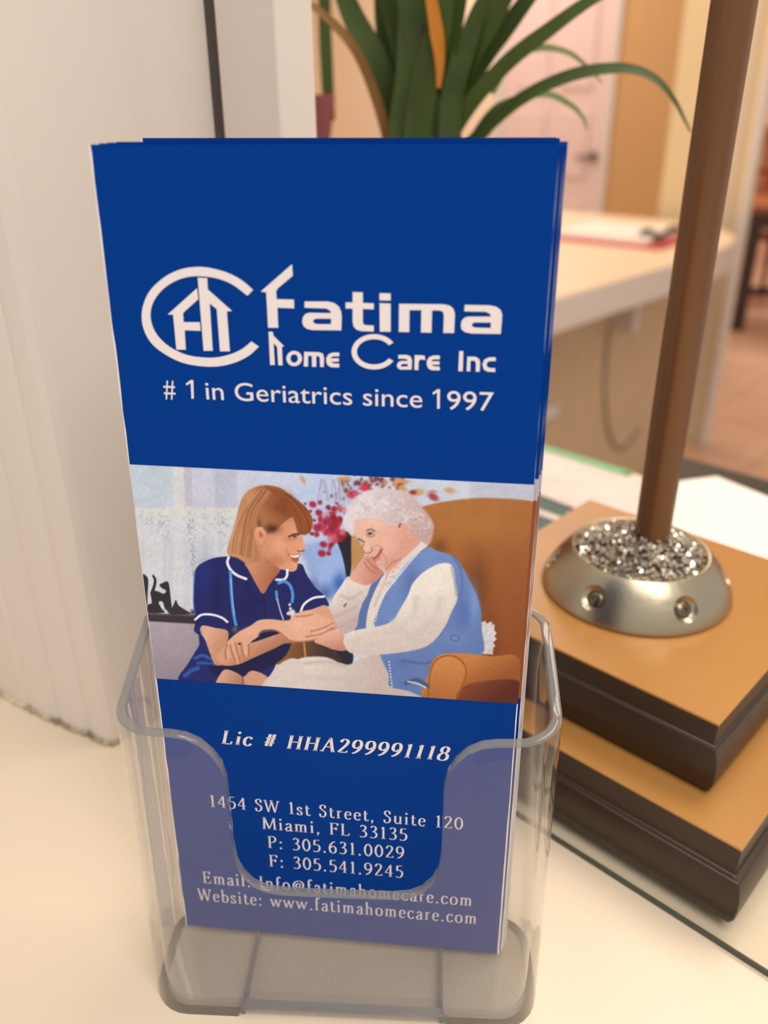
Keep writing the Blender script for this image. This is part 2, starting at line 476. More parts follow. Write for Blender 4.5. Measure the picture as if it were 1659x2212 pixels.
BM = [M['blue'], M['paper'], M['strip_grey'], M['strip_brown'], M['glint_edge']]
specs = [  # foot y, head y, x shift at the foot, x at the head (middle)
    (0.0, 13.3728, 0.0, -0.0488),
    (1.35, 15.2, 1.0, 1.1),
    (2.70, 18.0, 1.5, 1.7),
    (4.05, 21.5, 2.1, 2.2),
    (5.35, 37.2, 1.6, 1.9),
    (6.60, 39.6, 1.2, 1.3)]
blabels = ['front blue brochure showing the white house logo, printed photograph and address lines',
           'blue brochure directly behind the front brochure in the holder',
           'blue brochure third from the front in the holder stack',
           'blue brochure fourth from the front, leaning with the forward ones',
           'blue brochure fifth from the front, tilted back away from the forward ones',
           'rearmost blue brochure tilted back against the holder wall']
brochures = []
for i, (y0, y1, x0, x1) in enumerate(specs):
    root = empty('brochure', (x0, y0, ZB), blabels[i], 'brochure', 'blue brochures in the holder')
    lean = math.atan2(y1 - y0, 215.15)
    kw = dict(lean=lean, y0=y0, xs=x0, rot=-(x1 - x0) / BH, stretch=215.15 / math.cos(lean) / BH)
    if i == 0: kw = dict(lean=LEAN, y0=0.0, xs=0.0, rot=0.0)
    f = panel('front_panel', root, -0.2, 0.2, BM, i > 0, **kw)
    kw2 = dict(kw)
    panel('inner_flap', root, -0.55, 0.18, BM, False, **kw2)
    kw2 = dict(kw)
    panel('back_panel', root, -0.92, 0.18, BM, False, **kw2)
    brochures.append(root)
front = brochures[0]

# ---- printed lettering -------------------------------------------------
OFF = 0.05
def fill_shapes(name, loops, material, parent, off=OFF):
    """closed outlines in sheet millimetres (s, t), holes by the even-odd rule, as one flat print"""
    cu = bpy.data.curves.new(name, 'CURVE'); cu.dimensions = '2D'; cu.fill_mode = 'BOTH'
    for lp in loops:
        sp = cu.splines.new('POLY'); sp.points.add(len(lp) - 1)
        for q, p in enumerate(lp): sp.points[q].co = (p[0], p[1], 0, 1)
        sp.use_cyclic_u = True
    ob = bpy.data.objects.new(name, cu); col.objects.link(ob)
    dg = bpy.context.evaluated_depsgraph_get()
    me = bpy.data.meshes.new_from_object(ob.evaluated_get(dg))
    bpy.data.objects.remove(ob); bpy.data.curves.remove(cu)
    vs_ = [bplane(v.co.x, v.co.y, off) for v in me.vertices]
    fs = [tuple(p.vertices) for p in me.polygons]
    bpy.data.meshes.remove(me)
    return mesh(name, vs_, fs, material, parent)

def tr(ox, oy, k):
    return lambda pts: [bp(ox + x / k, oy + y / k) for x, y in pts]
Q6 = tr(560, 560, 2.9625)
Q3 = tr(280, 540, 1.975)
def ell(cx_, cy_, rx, ry, a0=0, a1=360, n=40):
    return [(cx_ + rx * math.cos(math.radians(a)), cy_ - ry * math.sin(math.radians(a))) for a in np.linspace(a0, a1, n)]
def arc_ring(cx_, cy_, rx, ry, ix, iy, a0, a1, n=40):
    return ell(cx_, cy_, rx, ry, a0, a1, n) + ell(cx_, cy_, ix, iy, a1, a0, n)

ring_o = crom([(527, 170), (480, 130), (420, 98), (350, 78), (290, 72), (220, 82), (150, 115), (90, 170), (60, 230), (52, 290), (65, 350),
               (100, 405), (160, 450), (230, 482), (310, 496), (380, 496), (450, 480), (510, 450), (552, 412)], 4)
ring_i = crom([(520, 390), (480, 422), (430, 445), (370, 458), (310, 458), (240, 446), (170, 412), (120, 365), (95, 315), (90, 265), (105, 215),
               (145, 165), (200, 130), (260, 113), (320, 113), (380, 123), (440, 148), (503, 195)], 4)
hl_ = [(288, 163), (293, 210), (235, 262), (228, 270), (231, 308), (300, 308), (303, 345), (235, 342), (240, 425), (200, 425), (186, 276), (163, 275)]
hr_ = [(291, 118), (331, 120), (334, 168), (437, 260), (415, 262), (428, 432), (386, 432), (372, 252), (342, 228), (355, 430), (316, 430)]
fill_shapes('logo_emblem', [Q3(ring_o + ring_i)], M['ink_white'], front)
fill_shapes('logo_house', [Q3(hl_), Q3(hr_)], M['ink_white'], front)
F_ = [(210, 32), (215, 105), (120, 185), (108, 205), (112, 255), (222, 258), (224, 314), (116, 310), (122, 438), (57, 438), (45, 212), (10, 207)]
a_ = [(290, 270), (440, 270), (480, 280), (510, 303), (524, 335), (528, 370), (525, 455), (340, 453), (305, 445), (283, 427), (275, 400), (280, 370), (295, 351), (320, 342), (458, 345), (455, 330), (430, 315), (290, 310)]
ah = [(345, 397), (348, 387), (362, 380), (460, 380), (460, 415), (370, 415), (350, 408)]
t_ = [(598, 210), (663, 212), (663, 280), (733, 282), (733, 320), (663, 318), (663, 400), (667, 415), (680, 422), (733, 424), (733, 462), (655, 460), (622, 450), (604, 430), (598, 400), (598, 315), (553, 315), (553, 276), (598, 277)]
i1 = [(770, 217), (841, 219), (841, 264), (770, 263)]
i2 = [(770, 281), (841, 284), (841, 464), (772, 463)]
m_ = [(895, 285), (1180, 288), (1220, 297), (1243, 318), (1252, 350), (1247, 472), (1178, 471), (1182, 360), (1177, 338), (1160, 328), (1106, 327), (1102, 470), (1035, 468), (1038, 326), (962, 325), (960, 466), (893, 465)]
a2 = [(1315, 292), (1470, 295), (1515, 303), (1545, 325), (1555, 355), (1552, 400), (1545, 478), (1360, 475), (1318, 467), (1296, 450), (1290, 425), (1295, 395), (1312, 375), (1335, 367), (1483, 367), (1478, 350), (1450, 336), (1312, 333)]
a2h = [(1360, 422), (1364, 411), (1378, 404), (1482, 405), (1482, 440), (1388, 438), (1366, 432)]
for nm, lps in (('letter_f', [F_]), ('letter_a', [a_, ah]), ('letter_t', [t_]), ('letter_i', [i1, i2]), ('letter_m', [m_]), ('letter_a', [a2, a2h])):
    fill_shapes(nm, [Q6(l) for l in lps], M['ink_white'], front)
e_ = [(512, 597), (470, 597), (443, 608), (429, 632), (430, 660), (440, 680), (462, 691), (512, 692), (512, 668), (475, 666), (458, 655), (510, 655), (510, 634), (457, 634), (470, 621), (512, 621)]
e2 = [(x + 643, y + 19) for x, y in e_]
sub = [[(60, 463), (87, 465), (92, 490), (160, 557), (145, 560), (150, 678), (122, 678), (115, 560), (92, 538), (100, 676), (70, 676)],
       ell(224, 635, 50, 49), ell(224, 635, 24, 27),
       [(288, 592), (385, 595), (408, 605), (415, 630), (413, 689), (390, 689), (388, 630), (380, 620), (365, 619), (365, 688), (338, 688), (337, 618), (313, 617), (312, 686), (285, 686)],
       e_, arc_ring(735, 592, 144, 113, 110, 81, 31, 329),
       [(890, 612), (945, 612), (968, 622), (978, 645), (975, 706), (905, 706), (887, 697), (880, 678), (890, 658), (910, 650), (950, 650), (945, 640), (930, 636), (890, 636)],
       [(905, 678), (915, 670), (952, 670), (950, 686), (910, 687)],
       [(995, 613), (1058, 616), (1062, 645), (1040, 640), (1028, 642), (1020, 655), (1018, 709), (993, 708)],
       e2, [(1280, 588), (1306, 588), (1302, 716), (1274, 716)],
       [(1332, 623), (1385, 624), (1407, 638), (1414, 665), (1410, 719), (1385, 719), (1387, 665), (1380, 650), (1352, 648), (1350, 717), (1327, 716)],
       [(1513, 627), (1470, 628), (1440, 642), (1428, 672), (1437, 705), (1460, 719), (1510, 721), (1510, 697), (1472, 695), (1456, 685), (1455, 665), (1470, 652), (1513, 651)]]
fill_shapes('printed_subtitle', [Q6(l) for l in sub], M['ink_white'], front)

def font_line(name, text, p0, p1, cap_px, material, parent):
    cu = bpy.data.curves.new(name, 'FONT'); cu.body = text; cu.size = 1.0; cu.resolution_u = 4
    ob = bpy.data.objects.new(name, cu); col.objects.link(ob)
    dg = bpy.context.evaluated_depsgraph_get()
    me = bpy.data.meshes.new_from_object(ob.evaluated_get(dg))
    bpy.data.objects.remove(ob); bpy.data.curves.remove(cu)
    xs = [v.co.x for v in me.vertices]; ys = [v.co.y for v in me.vertices]
    x0, x1, yc = min(xs), max(xs), max(ys)
    a, b = bp(*p0), bp(*p1)
    up = bp(p0[0], p0[1] - cap_px)[1] - a[1]
    cap = 0.70 if yc < .7 else yc
    vs_ = []
    for v in me.vertices:
        f = (v.co.x - x0) / (x1 - x0)
        q = a + (b - a) * f
        vs_.append(bplane(q[0], q[1] + v.co.y / cap * up, OFF))
    fs = [tuple(p.vertices) for p in me.polygons]
    bpy.data.meshes.remove(me)
    return mesh(name, vs_, fs, material, parent)
q3 = lambda x, y: (280 + x / 1.975, 540 + y / 1.975)
font_line('printed_tagline', '#', q3(149, 628), q3(198, 630), 41, M['ink_white'], front)
font_line('printed_tagline', 'in Geriatrics since', q3(328, 637), q3(1248, 673), 39, M['ink_white'], front)
font_line('printed_tagline', '997', q3(1353, 680), q3(1550, 687), 41, M['ink_white'], front)
for one in ([(262, 554), (272, 555), (274, 634), (264, 634), (261, 567), (243, 578), (240, 570)],
            [(1313, 594), (1324, 594), (1323, 677), (1312, 677), (1312, 607), (1295, 617), (1292, 609)]):
    fill_shapes('printed_digit', [Q3(one)], M['ink_white'], front)

# a small broad-nib roman alphabet for the address lines: advance, strokes, serifs (x, y, half width)
def L(*p): return ('l', p)
def K(*p): return ('c', p)
def O(*p): return ('o', p)
def D(x, y): return ('d', ((x, y),))
GL = {
 '0': (56, [O((28, 0), (10, 22), (7, 48), (11, 75), (28, 95), (45, 75), (49, 48), (46, 22))], []),
 '1': (44, [L((23, 0), (23, 95)), L((11, 83), (23, 95))], [(23, 0, 13)]),
 '2': (54, [K((8, 74), (15, 90), (28, 95), (42, 85), (42, 65), (28, 38), (7, 4)), L((6, 4), (48, 4)), L((48, 4), (50, 16))], []),
 '3': (52, [K((9, 84), (22, 95), (38, 88), (40, 70), (30, 55), (18, 51)), K((18, 51), (36, 46), (45, 28), (38, 8), (20, 0), (5, 6))], []),
 '4': (56, [L((38, 0), (38, 95)), L((38, 95), (4, 31)), L((4, 30), (52, 30))], [(38, 0, 10)]),
 '5': (52, [L((14, 93), (44, 95)), L((14, 93), (11, 54)), K((11, 54), (28, 58), (44, 45), (44, 22), (34, 4), (18, 0), (5, 6))], []),
 '6': (54, [K((42, 94), (24, 82), (10, 58), (7, 30), (14, 8), (28, 0), (42, 8), (47, 28), (42, 48), (28, 56), (12, 44))], []),
 '8': (56, [O((28, 52), (13, 63), (13, 84), (28, 95), (43, 84), (43, 63)), O((28, 0), (9, 10), (8, 36), (28, 52), (48, 36), (47, 10))], []),
 '9': (54, [K((12, 1), (30, 13), (44, 37), (47, 65), (40, 87), (26, 95), (12, 87), (7, 67), (12, 47), (26, 39), (42, 51))], []),
 'H': (76, [L((14, 0), (14, 95)), L((62, 0), (62, 95)), L((14, 50), (62, 50))], [(14, 0, 11), (14, 95, 11), (62, 0, 11), (62, 95, 11)]),
 'A': (72, [L((8, 0), (36, 97)), L((36, 97), (64, 0)), L((18, 34), (54, 34))], [(8, 0, 9), (64, 0, 11)]),
 'L': (58, [L((14, 0), (14, 95)), L((14, 2), (50, 2)), L((50, 2), (54, 20))], [(14, 0, 11), (14, 95, 11)]),
 'S': (50, [K((40, 72), (38, 90), (24, 96), (10, 86), (10, 70), (24, 54), (38, 42), (42, 24), (34, 6), (20, -1), (8, 6), (6, 24))], []),
 'W': (96, [L((6, 95), (26, 0)), L((26, 0), (47, 90)), L((47, 90), (68, 0)), L((68, 0), (90, 95))], [(6, 95, 9), (90, 95, 9), (46, 95, 9)]),
 'M': (92, [L((12, 0), (15, 95)), L((15, 95), (45, 5)), L((45, 5), (76, 95)), L((76, 95), (80, 0))], [(12, 0, 10), (15, 95, 8), (76, 95, 8), (80, 0, 11)]),
 'F': (58, [L((14, 0), (14, 95)), L((14, 93), (50, 93)), L((50, 95), (53, 76)), L((14, 50), (42, 50)), L((42, 60), (42, 40))], [(14, 0, 11), (14, 95, 11)]),
 'E': (62, [L((14, 0), (14, 95)), L((14, 93), (50, 93)), L((50, 95), (53, 76)), L((14, 50), (42, 50)), L((42, 60), (42, 40)), L((14, 2), (52, 2)), L((52, 2), (56, 20))], [(14, 0, 11), (14, 95, 11)]),
 'I': (32, [L((16, 0), (16, 95))], [(16, 0, 11), (16, 95, 11)]),
 'P': (60, [L((14, 0), (14, 95)), K((14, 94), (34, 95), (50, 84), (50, 62), (34, 48), (14, 47))], [(14, 0, 11), (14, 95, 11)]),
 'i': (28, [L((14, 0), (14, 60)), L((5, 56), (14, 60)), D(14, 86)], [(14, 0, 10)]),
 'c': (46, [K((41, 48), (34, 58), (22, 60), (9, 48), (6, 30), (10, 10), (24, -1), (36, 4), (43, 14))], []),
 's': (40, [K((32, 46), (28, 58), (18, 61), (8, 52), (10, 38), (24, 28), (33, 16), (28, 3), (16, -1), (7, 4), (5, 16))], []),
 't': (36, [K((15, 78), (15, 40), (15, 14), (20, 2), (30, 2), (35, 8)), L((4, 58), (32, 58))], []),
 'r': (40, [L((14, 0), (14, 60)), L((5, 56), (14, 60)), K((14, 42), (22, 57), (36, 58))], [(14, 0, 11)]),
 'e': (48, [L((8, 34), (41, 34)), K((41, 34), (39, 52), (26, 61), (12, 52), (7, 30), (12, 8), (26, -1), (42, 10))], []),
 'u': (58, [K((13, 60), (13, 36), (13, 14), (23, 1), (36, 6), (46, 18)), L((46, 60), (46, 0)), L((5, 58), (13, 60)), L((38, 58), (46, 60)), L((46, 0), (54, 3))], []),
 'm': (86, [L((14, 0), (14, 60)), L((5, 56), (14, 60)), K((14, 44), (26, 58), (38, 56), (42, 42), (42, 20), (42, 0)), K((42, 44), (54, 58), (66, 56), (70, 42), (70, 20), (70, 0))], [(14, 0, 10), (42, 0, 10), (70, 0, 10)]),
 'n': (60, [L((14, 0), (14, 60)), L((5, 56), (14, 60)), K((14, 44), (26, 58), (40, 56), (45, 42), (45, 20), (45, 0))], [(14, 0, 10), (45, 0, 10)]),
 'h': (60, [L((14, 0), (14, 100)), L((5, 96), (14, 100)), K((14, 44), (26, 58), (40, 56), (45, 42), (45, 20), (45, 0))], [(14, 0, 10), (45, 0, 10)]),
 'a': (48, [K((10, 46), (18, 58), (30, 60), (37, 48), (37, 28), (37, 10), (42, 1), (48, 4)), K((37, 36), (20, 30), (7, 16), (12, 2), (24, 0), (37, 12))], []),
 'l': (28, [L((14, 0), (14, 100)), L((5, 96), (14, 100))], [(14, 0, 10)]),
 'f': (36, [K((36, 92), (29, 100), (19, 94), (15, 80), (15, 40), (15, 0)), L((4, 58), (30, 58))], [(15, 0, 11)]),
 'o': (54, [O((27, -1), (11, 10), (7, 30), (11, 50), (27, 61), (43, 50), (47, 30), (43, 10))], []),
 'b': (56, [L((12, 100), (12, 2)), L((4, 96), (12, 100)), K((12, 44), (25, 60), (42, 50), (48, 30), (41, 8), (25, -1), (12, 6))], []),
 'w': (80, [L((6, 60), (22, 0)), L((22, 0), (39, 58)), L((39, 58), (55, 0)), L((55, 0), (73, 60))], [(6, 60, 8), (73, 60, 8), (39, 60, 7)]),
 '@': (92, [O((48, 30), (34, 28), (30, 42), (38, 58), (52, 60), (58, 44)), K((60, 62), (56, 32), (66, 26), (80, 42), (74, 72), (48, 82), (20, 66), (12, 36), (26, 6), (56, -4))], []),
 '#': (62, [L((16, 8), (26, 92)), L((38, 8), (48, 92)), L((6, 64), (58, 64)), L((4, 34), (56, 34))], []),
 ',': (26, [D(12, 4), L((14, 2), (9, -16))], []),
 '.': (26, [D(12, 4)], []), ':': (28, [D(13, 4), D(13, 52)], []), ' ': (34, [], [])}

def nib_line(name, text, p0, p1, cap_px, material, parent, track=9, heavy=1.0, slant=0.0):
    thick, thin = 11.5 * heavy, 4.0 * heavy
    quads = []
    x = 0.0
    for ch in text:
        adv, strokes, serifs = GL[ch]
        for kd, pts in strokes:
            if kd == 'd':
                cx_, cy_ = pts[0]; r = 7.5 * math.sqrt(heavy)
                q = [(x + cx_ + r * math.cos(a), cy_ + r * math.sin(a)) for a in np.linspace(0, 2 * math.pi, 9)[:-1]]
                quads.append(q); continue
            P = [np.array(p, float) for p in pts] if kd == 'l' else crom(pts, 5, kd == 'o')
            if kd == 'o': P = P + [P[0]]
            n = len(P); Ls, Rs = [], []
            for i in range(n):
                if kd == 'o': a, b = P[(i - 1) % (n - 1)], P[(i + 1) % (n - 1)]
                else: a, b = P[max(0, i - 1)], P[min(n - 1, i + 1)]
                d = b - a; d = d / (np.hypot(*d) + 1e-9)
                ang = abs(d[1])
                if kd == 'l' and d[0] * d[1] > 0 and abs(d[0]) > .12: ang *= .45      # rising diagonals are thin
                wd = thin + (thick - thin) * ang ** 1.4
                nn = np.array([-d[1], d[0]]) * wd / 2
                Ls.append(P[i] + nn); Rs.append(P[i] - nn)
            for i in range(n - 1):
                quads.append([(x + p[0], p[1]) for p in (Ls[i], Ls[i + 1], Rs[i + 1], Rs[i])])
        for sx, sy, hw in serifs:
            up = 1 if sy == 0 else -1
            quads.append([(x + sx - hw, sy), (x + sx + hw, sy), (x + sx + hw, sy + up * 3.6 * heavy), (x + sx - hw, sy + up * 3.6 * heavy)])
            quads.append([(x + sx - thick / 2 - 4, sy + up * 3), (x + sx + thick / 2 + 4, sy + up * 3), (x + sx + thick / 2, sy + up * 9), (x + sx - thick / 2, sy + up * 9)])
        x += adv + track
    W0 = x - track
    a, b = bp(*p0), bp(*p1)
    up = (bp(p0[0], p0[1] - cap_px)[1] - a[1]) / 95.0
    vs_, fs = [], []
    for q in quads:
        k = len(vs_)
        for (qx, qy) in q:
            g = a + (b - a) * ((qx + slant * qy) / W0)
            vs_.append(bplane(g[0], g[1] + qy * up, OFF))
        fs.append(tuple(range(k, k + len(q))))
    me_ = mesh(name, vs_, fs, material, parent)
    return me_
SP = M['ink_white']
nib_line('printed_license', 'Lic # HHA299991118', (478, 1606), (966, 1643), 29, M['ink_white'], front, 14, 1.45, .22)
nib_line('printed_address', '1454 SW 1st Street, Suite 120', (453, 1742), (1000, 1792), 25, SP, front, 12)
nib_line('printed_city', 'Miami, FL 33135', (567, 1790), (880, 1816), 25, SP, front, 12)
nib_line('printed_phone', 'P: 305.631.0029', (579, 1831), (873, 1855), 25, SP, front, 13)
nib_line('printed_fax', 'F: 305.541.9245', (582, 1871), (871, 1896), 25, SP, front, 13)
nib_line('printed_email', 'Email: Info@fatimahomecare.com', (439, 1907), (1020, 1957), 25, SP, front, 12)
nib_line('printed_website', 'Website: www.fatimahomecare.com', (429, 1944), (1030, 1996), 25, SP, front, 12)
# ---- the printed photograph: a fine flat grid whose colours are painted shape by shape -------------
def homography_px(ss, tt):
    P = np.stack([ss, np.zeros_like(ss), np.zeros_like(ss)], -1) + BO + tt[..., None] * BT
    q = (P - C0) @ RM
    return PCX + FPX * q[..., 0] / q[..., 2], PCY + FPX * q[..., 1] / q[..., 2]
NX, NY = 500, 296
gs, gt = np.meshgrid(np.linspace(-BW / 2 + .12, BW / 2, NX), np.linspace(0, 1, NY))
tl0, tr0 = bp(335, 1465)[1], bp(1112, 1520)[1]
tl1, tr1 = bp(276, 1003)[1], bp(1150, 1047)[1]
fx = (gs + BW / 2) / BW
gt = (tl0 + (tr0 - tl0) * fx) * (1 - gt) + (tl1 + (tr1 - tl1) * fx) * gt
PU, PV = homography_px(gs, gt)
IMG = np.zeros((NY, NX, 3)) + np.array([204., 209, 219])
nrng = np.random.RandomState(7)

def vnoise(scale, seed=0, sx=1.0, sy=1.0):
    r = np.random.RandomState(seed).rand(64, 64)
    x, y = (PU * sx / scale) % 64, (PV * sy / scale) % 64
    x0, y0 = x.astype(int) % 64, y.astype(int) % 64
    fx_, fy_ = x - np.floor(x), y - np.floor(y)
    fx_ = fx_ * fx_ * (3 - 2 * fx_); fy_ = fy_ * fy_ * (3 - 2 * fy_)
    x1, y1 = (x0 + 1) % 64, (y0 + 1) % 64
    return (r[y0, x0] * (1 - fx_) + r[y0, x1] * fx_) * (1 - fy_) + (r[y1, x0] * (1 - fx_) + r[y1, x1] * fx_) * fy_

def TA(pts): return [(270 + x / 3.687, 990 + y / 3.687) for x, y in pts]
def TB(pts): return [(640 + x / 3.072, 1000 + y / 3.072) for x, y in pts]

def seg_dist(X, Y, a, b):
    dx, dy = b[0] - a[0], b[1] - a[1]
    L2 = dx * dx + dy * dy + 1e-9
    t = np.clip(((X - a[0]) * dx + (Y - a[1]) * dy) / L2, 0, 1)
    return np.hypot(X - a[0] - t * dx, Y - a[1] - t * dy), t

def window_of(pts, pad):
    xs = [p[0] for p in pts]; ys = [p[1] for p in pts]
    mask = (PU > min(xs) - pad) & (PU < max(xs) + pad) & (PV > min(ys) - pad) & (PV < max(ys) + pad)
    ii = np.where(mask.any(1))[0]; jj = np.where(mask.any(0))[0]
    if len(ii) == 0 or len(jj) == 0: return None
    return slice(ii[0], ii[-1] + 1), slice(jj[0], jj[-1] + 1)

def blend(sl, al, c):
    al = al[..., None]
    IMG[sl] = IMG[sl] * (1 - al) + np.asarray(c, float) * al

def fillp(pts, c, feather=1.6, smooth=True, grad=None, alpha=1.0):
    """soft-edged filled outline; grad = (p0, c0, p1, c1)"""
    if smooth: pts = [tuple(p) for p in crom(pts, 4, True)]
    sl = window_of(pts, feather + 2)
    if sl is None: return
    X, Y = PU[sl], PV[sl]
    D_ = np.full(X.shape, 1e9); ins = np.zeros(X.shape, bool)
    n = len(pts)
    for i in range(n):
        a, b = pts[i], pts[(i + 1) % n]
        d, _ = seg_dist(X, Y, a, b)
        D_ = np.minimum(D_, d)
        cnd = ((a[1] > Y) != (b[1] > Y))
        with np.errstate(divide='ignore', invalid='ignore'):
            xi = (b[0] - a[0]) * (Y - a[1]) / (b[1] - a[1] + 1e-12) + a[0]
        ins ^= cnd & (X < xi)
    sd = np.where(ins, D_, -D_)
    al = np.clip(sd / (2 * feather) + .5, 0, 1); al = al * al * (3 - 2 * al) * alpha
    cc = np.asarray(c, float)
    if grad:
        (x0, y0), c0_, (x1, y1), c1_ = grad
        t = np.clip(((X - x0) * (x1 - x0) + (Y - y0) * (y1 - y0)) / ((x1 - x0) ** 2 + (y1 - y0) ** 2), 0, 1)[..., None]
        cc = np.asarray(c0_, float) * (1 - t) + np.asarray(c1_, float) * t
    blend(sl, al, cc)

def line(pts, wd, c, feather=1.0, smooth=True, alpha=1.0, w2=None):
    if smooth and len(pts) > 2: pts = [tuple(p) for p in crom(pts, 5)]
    sl = window_of(pts, wd + feather + 2)
    if sl is None: return
    X, Y = PU[sl], PV[sl]
    best = np.full(X.shape, -1e9); n = len(pts) - 1
    for i in range(n):
        d, t = seg_dist(X, Y, pts[i], pts[i + 1])
        ww = wd if w2 is None else wd + (w2 - wd) * (i + t) / n
        best = np.maximum(best, ww / 2 - d)
    al = np.clip(best / (2 * feather) + .5, 0, 1) * alpha
    blend(sl, al, c)

def blob(x, y, rx, ry, c, alpha=1.0, hard=1.0, rot=0.0):
    r = max(rx, ry) * 2.2
    sl = window_of([(x - r, y - r), (x + r, y + r)], 1)
    if sl is None: return
    dx, dy = PU[sl] - x, PV[sl] - y
    cr_, sr_ = math.cos(rot), math.sin(rot)
    q = np.hypot((dx * cr_ + dy * sr_) / rx, (-dx * sr_ + dy * cr_) / ry)
    al = np.clip(np.exp(-(q ** (2 * hard))), 0, 1) * alpha
    blend(sl, al, c)

def A(x, y): return (270 + x / 3.687, 990 + y / 3.687)
def B(x, y): return (640 + x / 3.072, 1000 + y / 3.072)
def blobA(x, y, rx, ry, c, al=1.0, hard=1.0, rot=0.0): p = A(x, y); blob(p[0], p[1], rx / 3.687, ry / 3.687, c, al, hard, rot)
def blobB(x, y, rx, ry, c, al=1.0, hard=1.0, rot=0.0): p = B(x, y); blob(p[0], p[1], rx / 3.072, ry / 3.072, c, al, hard, rot)

# window with net curtains
fillp(TA([(0, 0), (390, 0), (390, 430), (0, 430)]), (190, 202, 213), 5, False)
fillp(TA([(380, 60), (480, 60), (520, 480), (390, 480)]), (212, 212, 210), 4, False)
fillp(TA([(470, 60), (530, 60), (545, 380), (480, 380)]), (190, 186, 204), 3, False)
fillp(TA([(540, 60), (700, 60), (720, 420), (560, 420)]), (197, 200, 214), 4, False)
fillp(TA([(700, 60), (900, 60), (900, 430), (720, 430)]), (186, 190, 206), 5, False)
fillp(TA([(900, 60), (1700, 60), (1700, 700), (900, 700)]), (196, 204, 222), 8, False)
fillp(TA([(60, 430), (900, 430), (860, 800), (560, 900), (560, 1240), (160, 1240)]), (208, 210, 213), 6, False)
fillp(TA([(60, 395), (900, 395), (900, 455), (60, 455)]), (214, 213, 208), 4, False)
lx = np.random.RandomState(3)
for bx, by, nn_, sp in ((310, 540, 46, 55), (525, 530, 60, 38), (770, 520, 36, 60), (640, 540, 18, 30), (540, 720, 50, 24), (545, 850, 40, 18), (200, 480, 22, 60), (780, 680, 24, 30), (740, 470, 20, 90)):
    for k in range(nn_):
        blobA(bx + lx.normal(0, sp * .6), by + lx.normal(0, 60 if sp < 40 else 42), 6, 6, (140, 142, 160), .45, 2)
for k in range(26):
    x = lx.uniform(90, 860); line(TA([(x, 640), (x + lx.uniform(-10, 10), 1200)]), 5, (190, 196, 206), 3, alpha=.5)
n1 = vnoise(9, 5); IMG += (n1[..., None] - .5) * 5
# soft blue backdrop between the two women
fillp(TB([(20, 90), (420, 90), (420, 700), (300, 900), (200, 900), (60, 640), (20, 560)]), (186, 200, 228), 12, True)
fillp(TB([(40, 560), (200, 520), (290, 580), (340, 760), (300, 860), (200, 900), (110, 780), (60, 660)]), (146, 172, 220), 9, True)
blobB(230, 690, 90, 120, (158, 186, 232), .8)
blobB(290, 800, 50, 70, (40, 92, 176), .9)
blobB(190, 860, 50, 50, (52, 84, 150), .7)
fillp(TB([(700, 100), (1600, 120), (1600, 300), (700, 300)]), (196, 206, 222), 8, False)
fillp(TB([(1150, 120), (1600, 135), (1600, 300), (1160, 280)]), (188, 192, 206), 10, False)
n2 = vnoise(5, 9); IMG += (n2[..., None] - .5) * 6
# sill, wall below, black cat figures
fillp(TA([(160, 1285), (620, 1300), (640, 1800), (180, 1800)]), (168, 154, 166), 3, False, grad=(A(200, 1300), (176, 164, 172), A(400, 1760), (150, 138, 150)))
fillp(TA([(150, 1232), (600, 1250), (600, 1320), (150, 1295)]), (58, 46, 52), 2, False)
line(TA([(150, 1236), (600, 1254)]), 4, (110, 84, 84), 1.5, alpha=.7)
BK = (42, 40, 50)
fillp(TA([(110, 945), (182, 950), (180, 1080), (178, 1210), (168, 1240), (110, 1240)]), BK, 1.5)
line(TA([(226, 936), (240, 965), (236, 1010), (215, 1075)]), 5, BK, .8, w2=7)
fillp(TA([(205, 1062), (250, 1055), (310, 1078), (326, 1052), (292, 1032), (275, 1006), (300, 992), (338, 980), (354, 1020), (366, 1130), (372, 1195), (336, 1205), (318, 1195), (300, 1142), (268, 1146), (292, 1195), (312, 1228), (180, 1228), (186, 1165), (214, 1150)]), BK, 1.2)
fillp(TA([(330, 1195), (370, 1192), (390, 1160), (406, 1126), (426, 1168), (470, 1200), (525, 1238), (440, 1244), (360, 1240)]), (52, 46, 54), 1.2)
blobA(540, 1225, 20, 22, BK, .9)
# flowers and vase
fillp(TB([(262, 470), (370, 470), (372, 600), (360, 740), (336, 770), (322, 690), (300, 600)]), (30, 30, 48), 2)
fr = random.Random(11)
for k in range(46):
    blobB(fr.uniform(300, 720), fr.gauss(130, 26), fr.uniform(10, 28), fr.uniform(8, 20), fr.choice([(120, 52, 58), (96, 40, 46), (150, 70, 62), (176, 120, 84), (84, 60, 56)]), .8, 1.6, fr.uniform(0, 3))
for k in range(30):
    blobB(fr.gauss(330, 50), fr.gauss(240, 60), fr.uniform(6, 14), fr.uniform(6, 14), fr.choice([(196, 120, 120), (120, 60, 66), (150, 130, 140), (206, 140, 110)]), .7, 1.6)
for k in range(70):
    blobB(fr.gauss(240, 48), fr.gauss(415, 62), fr.uniform(12, 26), fr.uniform(10, 22), fr.choice([(166, 30, 56), (150, 24, 48), (196, 72, 92), (186, 52, 72), (126, 20, 40)]), .9, 2, fr.uniform(0, 3))
for x, y, r in ((110, 275, 26), (150, 330, 26), (215, 290, 14), (140, 430, 32), (105, 470, 16), (180, 540, 26), (170, 600, 28), (215, 600, 18), (120, 380, 12), (60, 270, 10), (95, 320, 12)):
    blobB(x, y, r, r * .85, (160, 26, 50), .95, 2.4, .4)
blobB(215, 390, 42, 50, (150, 40, 62), .8); blobB(245, 495, 40, 34, (196, 84, 100), .8, 1.6); blobB(310, 460, 22, 22, (204, 104, 108), .9, 1.6)
